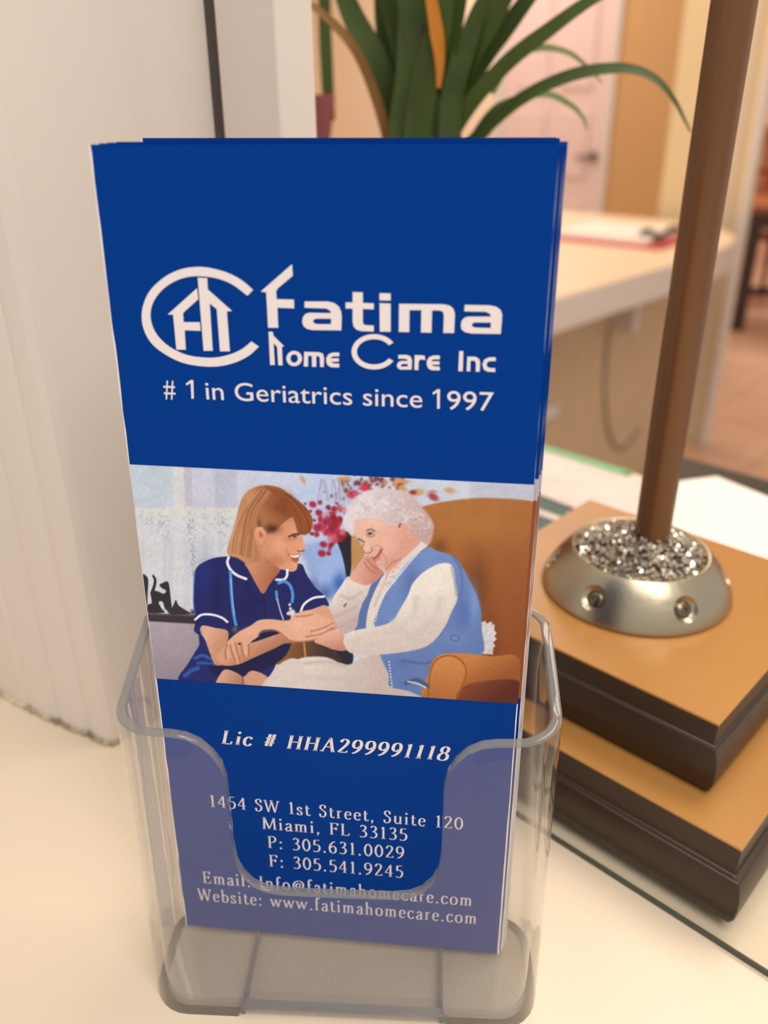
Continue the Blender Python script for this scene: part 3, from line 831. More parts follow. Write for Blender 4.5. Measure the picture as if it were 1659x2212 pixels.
blobB(375, 212, 42, 34, (186, 40, 66), 1, 2); blobB(455, 162, 34, 28, (198, 52, 80), 1, 2); blobB(300, 300, 34, 26, (206, 112, 116), .8, 1.5)
for x, y, rx, ry, rr in ((45, 112, 14, 34, -.5), (800, 195, 56, 26, -.1), (1020, 182, 40, 20, .2), (705, 172, 34, 20, .3), (700, 122, 60, 14, 0), (320, 105, 50, 14, .1)):
    blobB(x, y, rx, ry, (206, 152, 96), .95, 2, rr)
blobB(910, 225, 42, 24, (160, 44, 56), .9, 1.8, .5); blobB(775, 195, 26, 16, (140, 40, 60), .9, 1.8); blobB(905, 190, 30, 12, (196, 110, 70), .8, 1.6)
for k in range(16):
    x = fr.uniform(160, 330); line(TB([(x, 110), (x + fr.uniform(-40, 60), 250)]), 1.6, (150, 140, 158), 1, alpha=.6)
# the wing chair
fillp(TB([(760, 330), (830, 292), (950, 262), (1100, 240), (1250, 231), (1400, 237), (1500, 245), (1600, 262), (1680, 300), (1680, 900), (1640, 1700), (860, 1640), (860, 900), (800, 500)]), (160, 98, 46), 2.2,
      grad=(B(1000, 250), (172, 112, 58), B(1440, 1300), (136, 70, 34)))
blobB(1260, 420, 240, 110, (178, 116, 58), .6); blobB(1200, 820, 90, 220, (104, 56, 28), .75); blobB(1290, 1160, 60, 150, (112, 56, 30), .7)
blobB(1450, 900, 90, 300, (146, 78, 40), .5); blobB(950, 560, 60, 60, (110, 62, 34), .7)
fillp(TB([(366, 480), (400, 490), (440, 560), (452, 620), (410, 680), (372, 720)]), (188, 138, 84), 2)
fillp(TB([(225, 1235), (365, 1248), (372, 1330), (335, 1340), (250, 1300)]), (32, 32, 52), 2)
# skirt, seat and lower cushion between them
fillp(TA([(1190, 1500), (1290, 1470), (1500, 1450), (1680, 1540), (1680, 1640), (1200, 1640)]), (146, 96, 48), 2, grad=(A(1250, 1500), (150, 96, 44), A(1600, 1560), (60, 44, 44)))
line(TA([(1425, 1460), (1440, 1600)]), 4, (186, 134, 78), 1.2)
fillp(TB([(-130, 1560), (-60, 1420), (-20, 1340), (40, 1292), (200, 1288), (330, 1340), (450, 1290), (570, 1262), (630, 1400), (650, 1485), (890, 1520), (890, 1600), (400, 1580), (-130, 1580)]), (214, 200, 192), 2.4,
      grad=(B(100, 1300), (222, 210, 200), B(500, 1540), (196, 178, 172)))
line(TB([(40, 1330), (200, 1320), (330, 1350)]), 6, (186, 168, 162), 3, alpha=.6); line(TB([(0, 1420), (300, 1430), (560, 1400)]), 10, (198, 182, 174), 5, alpha=.5)
# the nurse: dress
NV = (24, 30, 96)
fillp(TA([(720, 790), (820, 780), (880, 770), (960, 830), (1050, 1000), (1100, 1075), (1150, 1000), (1220, 890), (1290, 885), (1370, 840), (1415, 850), (1445, 920), (1510, 1020), (1580, 1085), (1625, 1172), (1560, 1180), (1420, 1225), (1330, 1240), (1300, 1300), (1100, 1300), (1000, 1350), (870, 1430), (820, 1450), (800, 1385), (610, 1340), (604, 1405), (551, 1372), (562, 1290), (545, 1140), (558, 920), (580, 860), (640, 820)]), NV, 1.6)
fillp(TA([(590, 1390), (660, 1480), (700, 1640), (820, 1650), (1000, 1640), (1210, 1540), (1205, 1630), (1140, 1745), (1020, 1690), (930, 1745), (800, 1680), (720, 1800), (430, 1775), (500, 1640), (560, 1540), (592, 1480)]), (26, 34, 104), 1.8)
fillp(TA([(700, 1480), (960, 1400), (1080, 1335), (1320, 1350), (1330, 1450), (1250, 1600), (1000, 1720), (700, 1720)]), (18, 22, 66), 2)
blobA(640, 960, 60, 130, (30, 50, 130), .6); blobA(1480, 1020, 50, 60, (20, 30, 100), .6); blobA(1000, 1180, 120, 80, (20, 22, 78), .7); blobA(730, 1100, 40, 140, (16, 20, 74), .6)
line(TA([(560, 1590), (620, 1570), (690, 1600)]), 6, (50, 96, 172), 2.5); line(TA([(580, 1630), (640, 1630), (720, 1636)]), 6, (44, 86, 160), 2.5)
line(TA([(480, 1730), (530, 1690), (580, 1670)]), 9, (42, 92, 166), 3); line(TA([(552, 900), (548, 1120), (560, 1240)]), 3, (52, 96, 180), 1.4, alpha=.7)
line(TA([(1105, 1080), (1112, 1180), (1120, 1290)]), 3, (14, 18, 66), 1.5); line(TA([(965, 960), (1010, 1080), (1090, 1140)]), 4, (16, 20, 72), 2)
# neck, face, ear
fillp(TA([(1040, 700), (1120, 770), (1210, 850), (1235, 895), (1185, 960), (1140, 1020), (1100, 1078), (1050, 1010), (985, 890), (955, 832), (1030, 810)]), (196, 132, 98), 1.6, grad=(A(1020, 830), (206, 144, 110), A(1200, 900), (168, 102, 70)))
fillp(TA([(1050, 560), (1120, 600), (1200, 570), (1290, 480), (1355, 478), (1392, 575), (1412, 618), (1420, 660), (1438, 708), (1426, 736), (1396, 738), (1392, 765), (1378, 800), (1376, 832), (1366, 884), (1330, 902), (1270, 888), (1200, 852), (1120, 785), (1060, 720), (1060, 640)]), (212, 148, 110), 1.3,
      grad=(A(1100, 620), (206, 140, 102), A(1400, 720), (222, 160, 124)))
blobA(1230, 690, 70, 60, (228, 166, 128), .8); blobA(1200, 820, 70, 40, (180, 112, 78), .7); blobA(1300, 640, 40, 24, (198, 130, 94), .6); blobA(1340, 850, 36, 30, (222, 158, 122), .6)
line(TA([(1308, 622), (1345, 606), (1385, 606)]), 4, (84, 48, 38), 1.2); blobA(1352, 622, 16, 9, (52, 34, 32), .9, 2); line(TA([(1300, 640), (1340, 646), (1370, 636)]), 3, (176, 108, 80), 1.2, alpha=.7)
line(TA([(1388, 590), (1412, 600)]), 4, (66, 38, 30), 1)
line(TA([(1378, 735), (1400, 742), (1424, 734)]), 4, (164, 92, 70), 1.2); line(TA([(1285, 720), (1298, 765), (1300, 800)]), 4, (186, 118, 88), 3, alpha=.5)
fillp(TA([(1302, 762), (1350, 768), (1396, 760), (1384, 792), (1360, 812), (1326, 792)]), (170, 78, 66), 1.1)
fillp(TA([(1312, 768), (1350, 773), (1390, 766), (1378, 786), (1352, 790), (1328, 784)]), (244, 236, 226), .8)
line(TA([(1330, 806), (1360, 822), (1380, 806)]), 4, (176, 84, 72), 1.2)
# hair
fillp(TA([(1130, 213), (1060, 222), (985, 256), (932, 320), (905, 400), (880, 500), (850, 620), (812, 735), (832, 775), (900, 795), (960, 832), (1020, 836), (1072, 812), (1062, 740), (1042, 650), (1040, 570), (1080, 545), (1120, 575), (1140, 605), (1210, 560), (1290, 492), (1335, 470), (1365, 520), (1395, 600), (1450, 605), (1488, 560), (1492, 480), (1450, 400), (1380, 335), (1310, 285), (1230, 232)]), (170, 104, 62), 1.8,
      grad=(A(880, 560), (196, 142, 100), A(1440, 420), (134, 66, 34)))
blobA(1010, 330, 60, 90, (206, 160, 124), .6); blobA(900, 640, 40, 90, (208, 164, 124), .7); blobA(1250, 400, 120, 60, (120, 60, 34), .7, 1, .4); blobA(1170, 560, 60, 34, (70, 34, 26), .9); blobA(1060, 530, 24, 50, (80, 42, 30), .7)
blobA(1440, 500, 44, 60, (166, 84, 40), .7); blobA(1210, 280, 70, 34, (140, 84, 54), .6); blobA(1290, 320, 50, 40, (92, 46, 30), .7)
hr2 = random.Random(5)
for k in range(70):
    f = hr2.random()
    x0 = 1060 + 110 * f; y0 = 230 + 40 * hr2.random()
    x2 = 830 + 220 * f + hr2.uniform(-20, 20); y2 = 740 + 70 * f
    line(TA([(x0, y0), (930 + 130 * f, 420 + 30 * f), (x2 + 20, 620), (x2, y2)]), 2.0, hr2.choice([(214, 168, 128), (150, 92, 58), (188, 128, 86), (128, 74, 46)]), 1.2, alpha=.35)
for k in range(44):
    f = hr2.random()
    line(TA([(1120 + 80 * f, 230 + 20 * f), (1250 + 120 * f, 330 + 20 * f), (1340 + 130 * f, 470 + 30 * f), (1375 + 105 * f, 580 + hr2.uniform(-10, 20))]), 2.0, hr2.choice([(182, 106, 56), (96, 46, 28), (150, 78, 40), (112, 56, 30)]), 1.1, alpha=.4)
fillp(TA([(1034, 575), (1058, 545), (1098, 558), (1122, 610), (1106, 662), (1086, 686), (1056, 664), (1034, 620)]), (218, 152, 116), 1.2)
blobA(1085, 605, 18, 28, (166, 96, 70), .8, 1.4); line(TA([(1050, 570), (1080, 560), (1105, 600)]), 3, (230, 172, 138), 1)
# white piping, stethoscope, watch
WP = (236, 234, 236)
line(TA([(826, 788), (816, 830), (840, 885), (892, 930), (965, 960)]), 5.6, WP, .9); line(TA([(1292, 890), (1290, 935), (1262, 966), (1206, 966)]), 5.4, WP, .9)
line(TA([(560, 1284), (610, 1246), (690, 1244), (770, 1268), (815, 1302)]), 5, WP, .9); line(TA([(1400, 1220), (1428, 1160), (1500, 1112), (1585, 1100)]), 5, WP, .9)
SB = (72, 148, 214)
line(TA([(840, 905), (850, 1100), (866, 1240), (886, 1335)]), 6.4, SB, .9); line(TA([(846, 960), (856, 1120), (872, 1240)]), 2, (140, 196, 236), .8)
line(TA([(1225, 992), (1275, 980), (1318, 1018), (1336, 1080), (1332, 1142)]), 6.4, SB, .9); line(TA([(1205, 1062), (1212, 1122)]), 6, SB, .9)
line(TA([(1214, 1124), (1236, 1210), (1262, 1284)]), 2.6, (206, 208, 214), .8)
for x, y, r in ((1312, 1165, 12), (1318, 1195, 12), (1330, 1228, 28), (1300, 1235, 14)): blobA(x, y, r, r, (228, 226, 222), .95, 2.4)
blobA(880, 1366, 34, 34, (52, 54, 66), 1, 2.6); blobA(876, 1360, 18, 18, (96, 100, 112), .8, 2)
# arms
SK, SKD, SKL = (212, 156, 126), (170, 108, 82), (230, 180, 150)
fillp(TA([(608, 1335), (720, 1350), (815, 1372), (822, 1440), (800, 1500), (816, 1600), (770, 1645), (715, 1640), (680, 1560), (642, 1450)]), SK, 1.5, grad=(A(640, 1400), (224, 172, 142), A(810, 1500), (196, 138, 108)))
fillp(TA([(720, 1570), (790, 1500), (1000, 1470), (1240, 1390), (1330, 1370), (1500, 1330), (1660, 1330), (1660, 1400), (1500, 1452), (1290, 1470), (1200, 1510), (1000, 1600), (890, 1645), (770, 1645)]), (202, 144, 114), 1.6, grad=(A(1000, 1460), (212, 156, 126), A(1080, 1580), (182, 120, 92)))
fillp(TA([(1400, 1222), (1500, 1200), (1590, 1168), (1640, 1215), (1690, 1300), (1690, 1360), (1560, 1300), (1440, 1260)]), (216, 160, 130), 1.5)
fillp(TA([(822, 1452), (900, 1385), (1000, 1332), (1062, 1290), (1150, 1280), (1300, 1290), (1345, 1242), (1450, 1215), (1510, 1230), (1640, 1282), (1670, 1320), (1600, 1405), (1500, 1442), (1400, 1456), (1300, 1438), (1200, 1368), (1090, 1372), (1060, 1420), (990, 1480), (988, 1580), (966, 1602), (940, 1560), (930, 1480), (900, 1480), (915, 1600), (900, 1640), (880, 1600), (850, 1500), (830, 1500), (832, 1580), (812, 1610), (800, 1560), (800, 1490)]), SKL, 1.5,
      grad=(A(900, 1400), (222, 168, 138), A(1500, 1400), (226, 174, 146)))
for pts in ([(838, 1490), (850, 1540), (880, 1610)], [(880, 1470), (895, 1540), (915, 1620)], [(925, 1470), (936, 1540), (962, 1596)], [(985, 1480), (985, 1560), (975, 1596)], [(815, 1480), (800, 1540), (806, 1600)]):
    line(TA(pts), 3, SKD, 1.2)
for pts in ([(1440, 1420), (1560, 1400), (1650, 1350)], [(1480, 1380), (1580, 1350), (1660, 1310)], [(1360, 1260), (1440, 1255), (1500, 1240)], [(1060, 1420), (1080, 1385), (1200, 1372), (1290, 1430)], [(1290, 1470), (1400, 1462), (1510, 1448)]):
    line(TA(pts), 3, SKD, 1.4, alpha=.8)
blobA(1380, 1320, 70, 40, (236, 188, 160), .6); blobA(1000, 1380, 60, 30, (234, 184, 154), .6)
fillp(TA([(715, 1800), (780, 1690), (850, 1690), (935, 1742), (944, 1830), (720, 1820)]), (206, 152, 126), 1.6, grad=(A(800, 1700), (216, 164, 138), A(930, 1800), (176, 120, 98)))
fillp(TA([(946, 1830), (958, 1735), (1020, 1690), (1135, 1742), (1110, 1830)]), (208, 154, 128), 1.6); line(TA([(938, 1740), (944, 1820)]), 3, (120, 70, 60), 1.3)
fillp(TA([(1098, 1840), (1160, 1720), (1230, 1640), (1330, 1592), (1420, 1640), (1400, 1840)]), (216, 203, 195), 2)
# the older woman: cushion lace, vest, sleeves
fillp(TB([(1215, 1062), (1255, 1048), (1262, 1066), (1295, 1050), (1300, 1075), (1316, 1075), (1314, 1110), (1330, 1130), (1315, 1150), (1330, 1170), (1306, 1190), (1322, 1215), (1300, 1230), (1306, 1270), (1215, 1266)]), (206, 202, 204), 1.2, False)
for k in range(40): blobB(lx.uniform(1225, 1310), lx.uniform(1070, 1255), 7, 7, lx.choice([0, 1]) * np.array([60, 60, 60]) + np.array([176, 168, 168]), .6, 2)
VB = (104, 134, 190)
fillp(TB([(580, 730), (520, 780), (480, 840), (432, 950), (400, 1060), (385, 1115), (470, 1090), (500, 960), (540, 850), (590, 780)]), (88, 112, 168), 1.6)
fillp(TB([(870, 556), (940, 585), (1020, 608), (1080, 655), (1140, 755), (1190, 860), (1224, 960), (1230, 1100), (1228, 1275), (950, 1280), (900, 1330), (875, 1440), (866, 1552), (740, 1512), (620, 1482), (612, 1400), (552, 1262), (520, 1075), (520, 1000), (580, 880), (640, 800), (720, 690), (800, 610)]), VB, 1.8,
      grad=(B(850, 620), (112, 142, 196), B(1100, 1250), (96, 122, 176)))
blobB(1110, 1000, 60, 120, (78, 106, 172), .7); blobB(1180, 930, 30, 120, (128, 158, 214), .6); blobB(760, 800, 60, 120, (72, 94, 150), .5); blobB(1050, 1160, 90, 50, (120, 146, 194), .6); blobB(700, 1330, 70, 40, (84, 110, 168), .6)
line(TB([(960, 1300), (850, 1330), (700, 1310)]), 5, (72, 94, 148), 2.5, alpha=.7); line(TB([(1030, 1140), (1076, 1150), (1070, 1180), (1028, 1170), (1030, 1140)]), 2, (70, 92, 150), 1)
line(TB([(1040, 620), (1090, 700), (1100, 800), (1090, 880)]), 6, (84, 110, 166), 2, alpha=.7)
fillp(TB([(348, 752), (300, 810), (242, 898), (226, 960), (250, 1030), (290, 1118), (325, 1132), (400, 1090), (422, 960), (470, 880), (482, 812), (420, 806)]), (218, 204, 196), 1.6, grad=(B(300, 850), (226, 214, 206), B(410, 1050), (192, 172, 168)))
for pts in ([(300, 880), (360, 900), (430, 860)], [(260, 1020), (330, 990), (400, 950)], [(290, 1090), (350, 1060), (400, 1030)]): line(TB(pts), 6, (186, 166, 160), 3, alpha=.6)
line(TB([(318, 950), (330, 935)]), 4, (120, 100, 96), 1)
fillp(TB([(832, 512), (872, 548), (770, 620), (660, 740), (600, 850), (500, 1075), (463, 1088), (480, 960), (530, 830), (580, 742), (640, 700), (710, 620)]), (224, 212, 202), 1.5)
for k in range(34): blobB(600 + lx.normal(0, 26) + 60 * lx.rand(), 760 + lx.normal(0, 40), 7, 7, (184, 160, 146), .5, 1.6)
line(TB([(600, 760), (560, 850), (520, 950)]), 4, (190, 172, 160), 2, alpha=.7)
for i in range(26):
    f = i / 25; p = (826 + (560 - 826) * f ** .95, 578 + (900 - 578) * f) if f < 1 else (560, 900)
    blobB(p[0], p[1], 6.5, 6.5, (222, 226, 236), .95, 3)
for i in range(8): blobB(556 - i * 4.2, 905 + i * 20, 6, 6, (216, 220, 232), .95, 3)
for i in range(9): blobB(616 + i * 2.4, 1320 + i * 20, 6, 6, (216, 220, 232), .95, 3)
fillp(TB([(1032, 678), (950, 668), (850, 720), (772, 800), (740, 880), (682, 980), (640, 1045), (560, 1080), (400, 1108), (332, 1140), (310, 1185), (336, 1242), (400, 1268), (600, 1268), (800, 1238), (900, 1192), (982, 1092), (1032, 985), (1068, 900), (1056, 790)]), (228, 218, 206), 1.8,
      grad=(B(800, 860), (234, 226, 214), B(900, 1200), (206, 190, 182)))
for pts in ([(800, 900), (780, 1000), (700, 1090)], [(400, 1200), (600, 1190), (800, 1130)], [(640, 1050), (660, 1090), (720, 1120)], [(960, 900), (920, 1020), (820, 1120)], [(360, 1180), (500, 1140), (640, 1120)]):
    line(TB(pts), 12, (204, 190, 180), 6, alpha=.55)
line(TB([(1030, 690), (1050, 790), (1062, 880)]), 4, (150, 140, 150), 1.6, alpha=.7)
fillp(TB([(120, 1182), (200, 1130), (265, 1105), (318, 1142), (312, 1190), (330, 1242), (262, 1242), (180, 1212)]), (222, 166, 146), 1.5, grad=(B(220, 1120), (230, 180, 160), B(260, 1240), (196, 132, 112)))
# her head
fillp(TB([(388, 378), (420, 365), (540, 368), (612, 405), (690, 412), (720, 398), (800, 470), (830, 515), (760, 590), (700, 640), (640, 700), (600, 732), (578, 705), (548, 690), (525, 655), (505, 620), (470, 602), (440, 578), (448, 520), (414, 512), (380, 440)]), (224, 172, 152), 1.5,
      grad=(B(460, 420), (232, 186, 166), B(740, 560), (216, 160, 140)))
blobB(600, 540, 70, 60, (232, 182, 160), .7); blobB(540, 400, 90, 30, (236, 192, 172), .7); blobB(650, 660, 40, 40, (206, 146, 124), .6); blobB(720, 560, 40, 70, (212, 152, 132), .5); blobB(415, 470, 24, 40, (226, 176, 156), .6)
line(TB([(470, 448), (495, 440), (520, 452)]), 4, (150, 112, 104), 1.4); blobB(490, 468, 22, 11, (96, 84, 88), .85, 2); blobB(488, 468, 9, 9, (50, 52, 66), .9, 2); line(TB([(468, 482), (495, 490), (520, 480)]), 3, (184, 124, 108), 1.3)
line(TB([(412, 505), (430, 512), (442, 522)]), 4, (120, 92, 92), 1.2)
line(TB([(452, 520), (440, 572), (468, 602), (500, 586), (502, 566)]), 3.4, (186, 118, 100), 1.4); blobB(472, 560, 18, 22, (238, 190, 168), .7)
line(TB([(515, 636), (545, 612), (566, 574)]), 5.5, (172, 86, 78), 1.4); line(TB([(530, 650), (556, 628)]), 3, (206, 128, 114), 1.2); line(TB([(505, 560), (540, 545), (572, 562)]), 2.4, (196, 136, 118), 1.4, alpha=.7)
line(TB([(600, 700), (640, 660), (690, 640)]), 4, (186, 122, 104), 2, alpha=.7); line(TB([(570, 600), (600, 640), (590, 680)]), 3, (196, 134, 116), 1.8, alpha=.6)
fillp(TB([(592, 166), (500, 178), (420, 208), (358, 262), (320, 340), (314, 400), (340, 452), (378, 486), (382, 400), (400, 378), (470, 362), (545, 368), (600, 402), (680, 408), (700, 380), (730, 372), (745, 440), (800, 480), (846, 530), (885, 535), (912, 450), (902, 380), (832, 290), (780, 228), (700, 184)]), (210, 200, 202), 2.6,
      grad=(B(420, 260), (222, 214, 218), B(860, 460), (192, 160, 156)))
hr3 = random.Random(8)
for k in range(150):
    t = hr3.random(); x = 330 + 560 * t; y = 190 + 40 * hr3.random() + (150 * max(0, t - .55) * 2) + hr3.uniform(0, 130) * (1 - .3 * t)
    if 400 < x < 690 and y > 355: continue
    a = hr3.uniform(0, 3.14)
    line(TB([(x, y), (x + 22 * math.cos(a), y + 14 * math.sin(a)), (x + 40 * math.cos(a + .6), y + 26 * math.sin(a + .6))]), 2.4, hr3.choice([(236, 230, 232), (184, 170, 172), (200, 184, 184), (226, 214, 212)]), 1.4, alpha=.5)
for k in range(60):
    x, y = hr3.gauss(800, 50), hr3.gauss(410, 50)
    blobB(x, y, 9, 6, hr3.choice([(214, 192, 188), (178, 146, 140), (206, 178, 172)]), .6, 1.6, hr3.uniform(0, 3))
fillp(TB([(686, 400), (722, 400), (736, 446), (712, 486), (694, 452)]), (220, 160, 142), 1.3); line(TB([(690, 405), (682, 425)]), 3, (96, 70, 66), 1)
fillp(TB([(476, 612), (432, 640), (400, 690), (354, 762), (420, 802), (482, 808), (542, 772), (578, 722), (545, 692), (512, 640)]), (214, 156, 136), 1.5, grad=(B(400, 720), (220, 166, 146), B(540, 740), (196, 130, 110)))
for pts in ([(470, 640), (500, 680), (540, 700)], [(450, 660), (480, 700), (520, 730)], [(500, 620), (525, 650)]): line(TB(pts), 3, (172, 106, 90), 1.4, alpha=.8)
# chair arm in front
fillp(TB([(1000, 1264), (940, 1280), (900, 1320), (878, 1400), (868, 1600), (1480, 1640), (1480, 1300), (1300, 1282), (1100, 1262)]), (186, 116, 56), 2, grad=(B(1200, 1270), (196, 126, 64), B(1300, 1460), (150, 84, 42)))
fillp(TB([(1052, 1620), (1072, 1530), (1120, 1480), (1220, 1452), (1480, 1448), (1480, 1650)]), (104, 46, 32), 3, grad=(B(1200, 1460), (124, 62, 40), B(1300, 1590), (90, 36, 28)))
fillp(TB([(985, 1272), (930, 1290), (896, 1340), (878, 1440), (868, 1610), (1050, 1620), (1062, 1540), (1110, 1460), (1120, 1370), (1080, 1300)]), (192, 122, 62), 2, grad=(B(960, 1290), (204, 138, 76), B(980, 1580), (172, 102, 50)))
line(TB([(876, 1560), (884, 1420), (910, 1330), (970, 1284), (1050, 1284), (1110, 1330), (1128, 1400), (1100, 1480), (1066, 1550)]), 3.6, (150, 88, 42), 1.4)
blobB(700, 1468, 30, 22, (84, 116, 176), .9, 2.4); line(TB([(730, 1460), (800, 1440), (870, 1480)]), 9, (70, 84, 120), 2); line(TB([(740, 1450), (800, 1462), (860, 1490)]), 3, (214, 214, 222), 1.2)
g1, g2, g3 = vnoise(2.2, 21), vnoise(4.5, 22), vnoise(26, 23)
IMG *= (1 + (g1 - .5)[..., None] * .06 + (g2 - .5)[..., None] * .03 + (g3 - .5)[..., None] * .03)
IMG = np.clip(IMG, 0, 255)

PGAIN = np.array([1.0, 1.06, 1.18])
pv = np.array([bplane(s, t, OFF) for s, t in zip(gs.ravel(), gt.ravel())]) * S
idx = np.arange(NX * NY).reshape(NY, NX)
quads = np.stack([idx[:-1, :-1], idx[:-1, 1:], idx[1:, 1:], idx[1:, :-1]], -1).reshape(-1, 4)
me = bpy.data.meshes.new('printed_photograph')
me.vertices.add(len(pv)); me.vertices.foreach_set('co', pv.ravel())
me.loops.add(quads.size); me.loops.foreach_set('vertex_index', quads.ravel().astype(np.int32))
me.polygons.add(len(quads)); me.polygons.foreach_set('loop_start', np.arange(0, quads.size, 4, dtype=np.int32))
me.update(calc_edges=True)
ca = me.color_attributes.new('print', 'FLOAT_COLOR', 'POINT')
rgb = np.clip(lin(IMG.reshape(-1, 3)) * PGAIN, 0, 1)
ca.data.foreach_set('color', np.concatenate([rgb, np.ones((len(rgb), 1))], 1).ravel())
pm = mat('printed_photo_ink', (255, 255, 255), 0.42, 0.25)
at = pm.node_tree.nodes.new('ShaderNodeVertexColor'); at.layer_name = 'print'
pm.node_tree.links.new(at.outputs['Color'], pm.node_tree.nodes['Principled BSDF'].inputs['Base Color'])
ph = link('printed_photograph', me, pm, front)
ph['label'] = 'printed photograph of a nurse in navy leaning towards a white-haired woman in a brown armchair'

# ------------------------------------------------------------------ wooden pole on its two-step base
PCEN = (98.5, 121.0)
stand = empty('pole_stand', (PCEN[0], PCEN[1], 0), 'tall wooden pole in a metal collar on a two-step brown wooden base', 'pole stand')
def plinth(name, prof, parent, du=0.0):
    """square moulding: list of (half side, z) from the foot up"""
    vs_, fs = [], []
    for h, z in prof:
        for a, b in ((-h, -h), (h, -h), (h, h), (-h, h)): vs_.append(w(a + du, b, z))
    for i in range(len(prof) - 1):
        for k in range(4):
            k2 = (k + 1) % 4
            fs.append((i * 4 + k, i * 4 + k2, (i + 1) * 4 + k2, (i + 1) * 4 + k))
    fs.append((3, 2, 1, 0)); b = (len(prof) - 1) * 4; fs.append((b, b + 1, b + 2, b + 3))
    return mesh(name, vs_, fs, M['dark_wood'], parent, smooth=True, auto=25, bevel=.35)
plinth('lower_plinth', [(71.0, 2.4), (72.6, 3.6), (74.0, 7), (74.4, 11), (74.2, 15), (73.4, 18.4), (72.6, 20.0), (70.8, 20.6), (70.6, 21.4), (70.6, 30.2)], stand, -4)
box_uv('lower_top', -74.8, 66.8, -70.8, 70.8, 30.2, 31.2, M['oak_top'], stand, bevel=.3)
plinth('upper_plinth', [(56.0, 31.2), (57.0, 32.6), (58.2, 36), (58.5, 40), (58.2, 44), (57.2, 47.0), (56.6, 48.2), (55.5, 48.8), (55.3, 49.4), (55.3, 56.2)], stand, -1.2)
box_uv('upper_top', -56.7, 54.3, -55.5, 55.5, 56.2, 57.2, M['oak_top'], stand, bevel=.3)
DX, DY = 97.6, 121.5
collar = lathe('collar', [(34.6, 57.2), (35.2, 58.0), (34.8, 60.0), (32.8, 64.0), (29.6, 69.0), (26.6, 72.6), (25.2, 73.8), (24.4, 73.6), (23.8, 72.4), (23.0, 71.6), (0.5, 71.6)], DX, DY, M['nickel'], stand, 96)
# six countersunk screws round the collar
cutters = []
for k in range(6):
    a = math.radians(-90 + 22 + 60 * k)
    nrm = Vector((math.cos(a) * .84, math.sin(a) * .84, .55)).normalized()
    cpos = Vector((DX + 31.6 * math.cos(a), DY + 31.6 * math.sin(a), 65.8))
    bm = bmesh.new()
    bmesh.ops.create_uvsphere(bm, u_segments=24, v_segments=16, radius=6.0 * S)
    me_ = bpy.data.meshes.new('cut'); bm.to_mesh(me_); bm.free()
    me_.polygons.foreach_set('use_smooth', np.ones(len(me_.polygons), dtype=bool))
    co = bpy.data.objects.new('cut', me_); co.location = (cpos + nrm * 3.4) * S; col.objects.link(co)
    bo = collar.modifiers.new('seat', 'BOOLEAN'); bo.operation = 'DIFFERENCE'; bo.object = co; bo.solver = 'EXACT'
    cutters.append(co)
    t1 = nrm.cross(Vector((0, 0, 1))).normalized(); t2 = nrm.cross(t1)
    v_, f_ = [], []
    dprof = [(3.2, -2.6), (3.1, -1.7), (2.5, -1.2), (1.1, -1.0), (0.9, -1.6)]
    for r, h in dprof:
        for q in range(20):
            th = 2 * math.pi * q / 20
            v_.append(cpos + t1 * (r * math.cos(th)) + t2 * (r * math.sin(th)) + nrm * h)
    for i in range(len(dprof) - 1):
        for q in range(20):
            q2 = (q + 1) % 20
            f_.append((i * 20 + q, i * 20 + q2, (i + 1) * 20 + q2, (i + 1) * 20 + q))
    f_.append(tuple(range(80, 100))); f_.append(tuple(range(19, -1, -1)))
    mesh('screw', v_, f_, M['screw'], collar, smooth=True, auto=50)
bpy.context.view_layer.update()
cut_me = bpy.data.meshes.new_from_object(collar.evaluated_get(bpy.context.evaluated_depsgraph_get()))
collar.modifiers.clear(); collar.data = cut_me
cut_me.set_sharp_from_angle(angle=math.radians(35))
for co in cutters: bpy.data.objects.remove(co)
# heap of glittering chips
rg = random.Random(3)
vs_, fs = [], []
for k in range(900):
    r = 23.4 * math.sqrt(rg.random()); a = rg.uniform(0, 2 * math.pi)
    h = 71.6 + 9.0 * max(0, 1 - (max(0, r - 4) / 19.4) ** 1.5)
    c = Vector((DX + r * math.cos(a), DY + r * math.sin(a), h + rg.uniform(-.3, .5)))
    s_ = rg.uniform(.7, 1.5)
    q = Matrix.Rotation(rg.uniform(0, 6.3), 3, 'X') @ Matrix.Rotation(rg.uniform(0, 6.3), 3, 'Y')
    b = len(vs_)
    for p in ((1, 0, 0), (-1, 0, 0), (0, 1, 0), (0, -1, 0), (0, 0, .8), (0, 0, -.8)): vs_.append(c + q @ Vector(p) * s_)
    for t in ((0, 2, 4), (2, 1, 4), (1, 3, 4), (3, 0, 4), (2, 0, 5), (1, 2, 5), (3, 1, 5), (0, 3, 5)): fs.append(tuple(b + i for i in t))
ch = mesh('crystal_chips', vs_, fs, M['crystal'], stand); ch['kind'] = 'stuff'
lathe('chip_bed', [(23.6, 71.0), (23.0, 71.8), (18, 74.4), (12, 77.2), (7, 79.6), (4, 80.4)], DX, DY, M['screw'], stand, 40)
lathe('pole', [(6.4, 72), (6.45, 420), (6.5, 900)], 101.0, 121.0, M['pole_wood'], stand, 32)

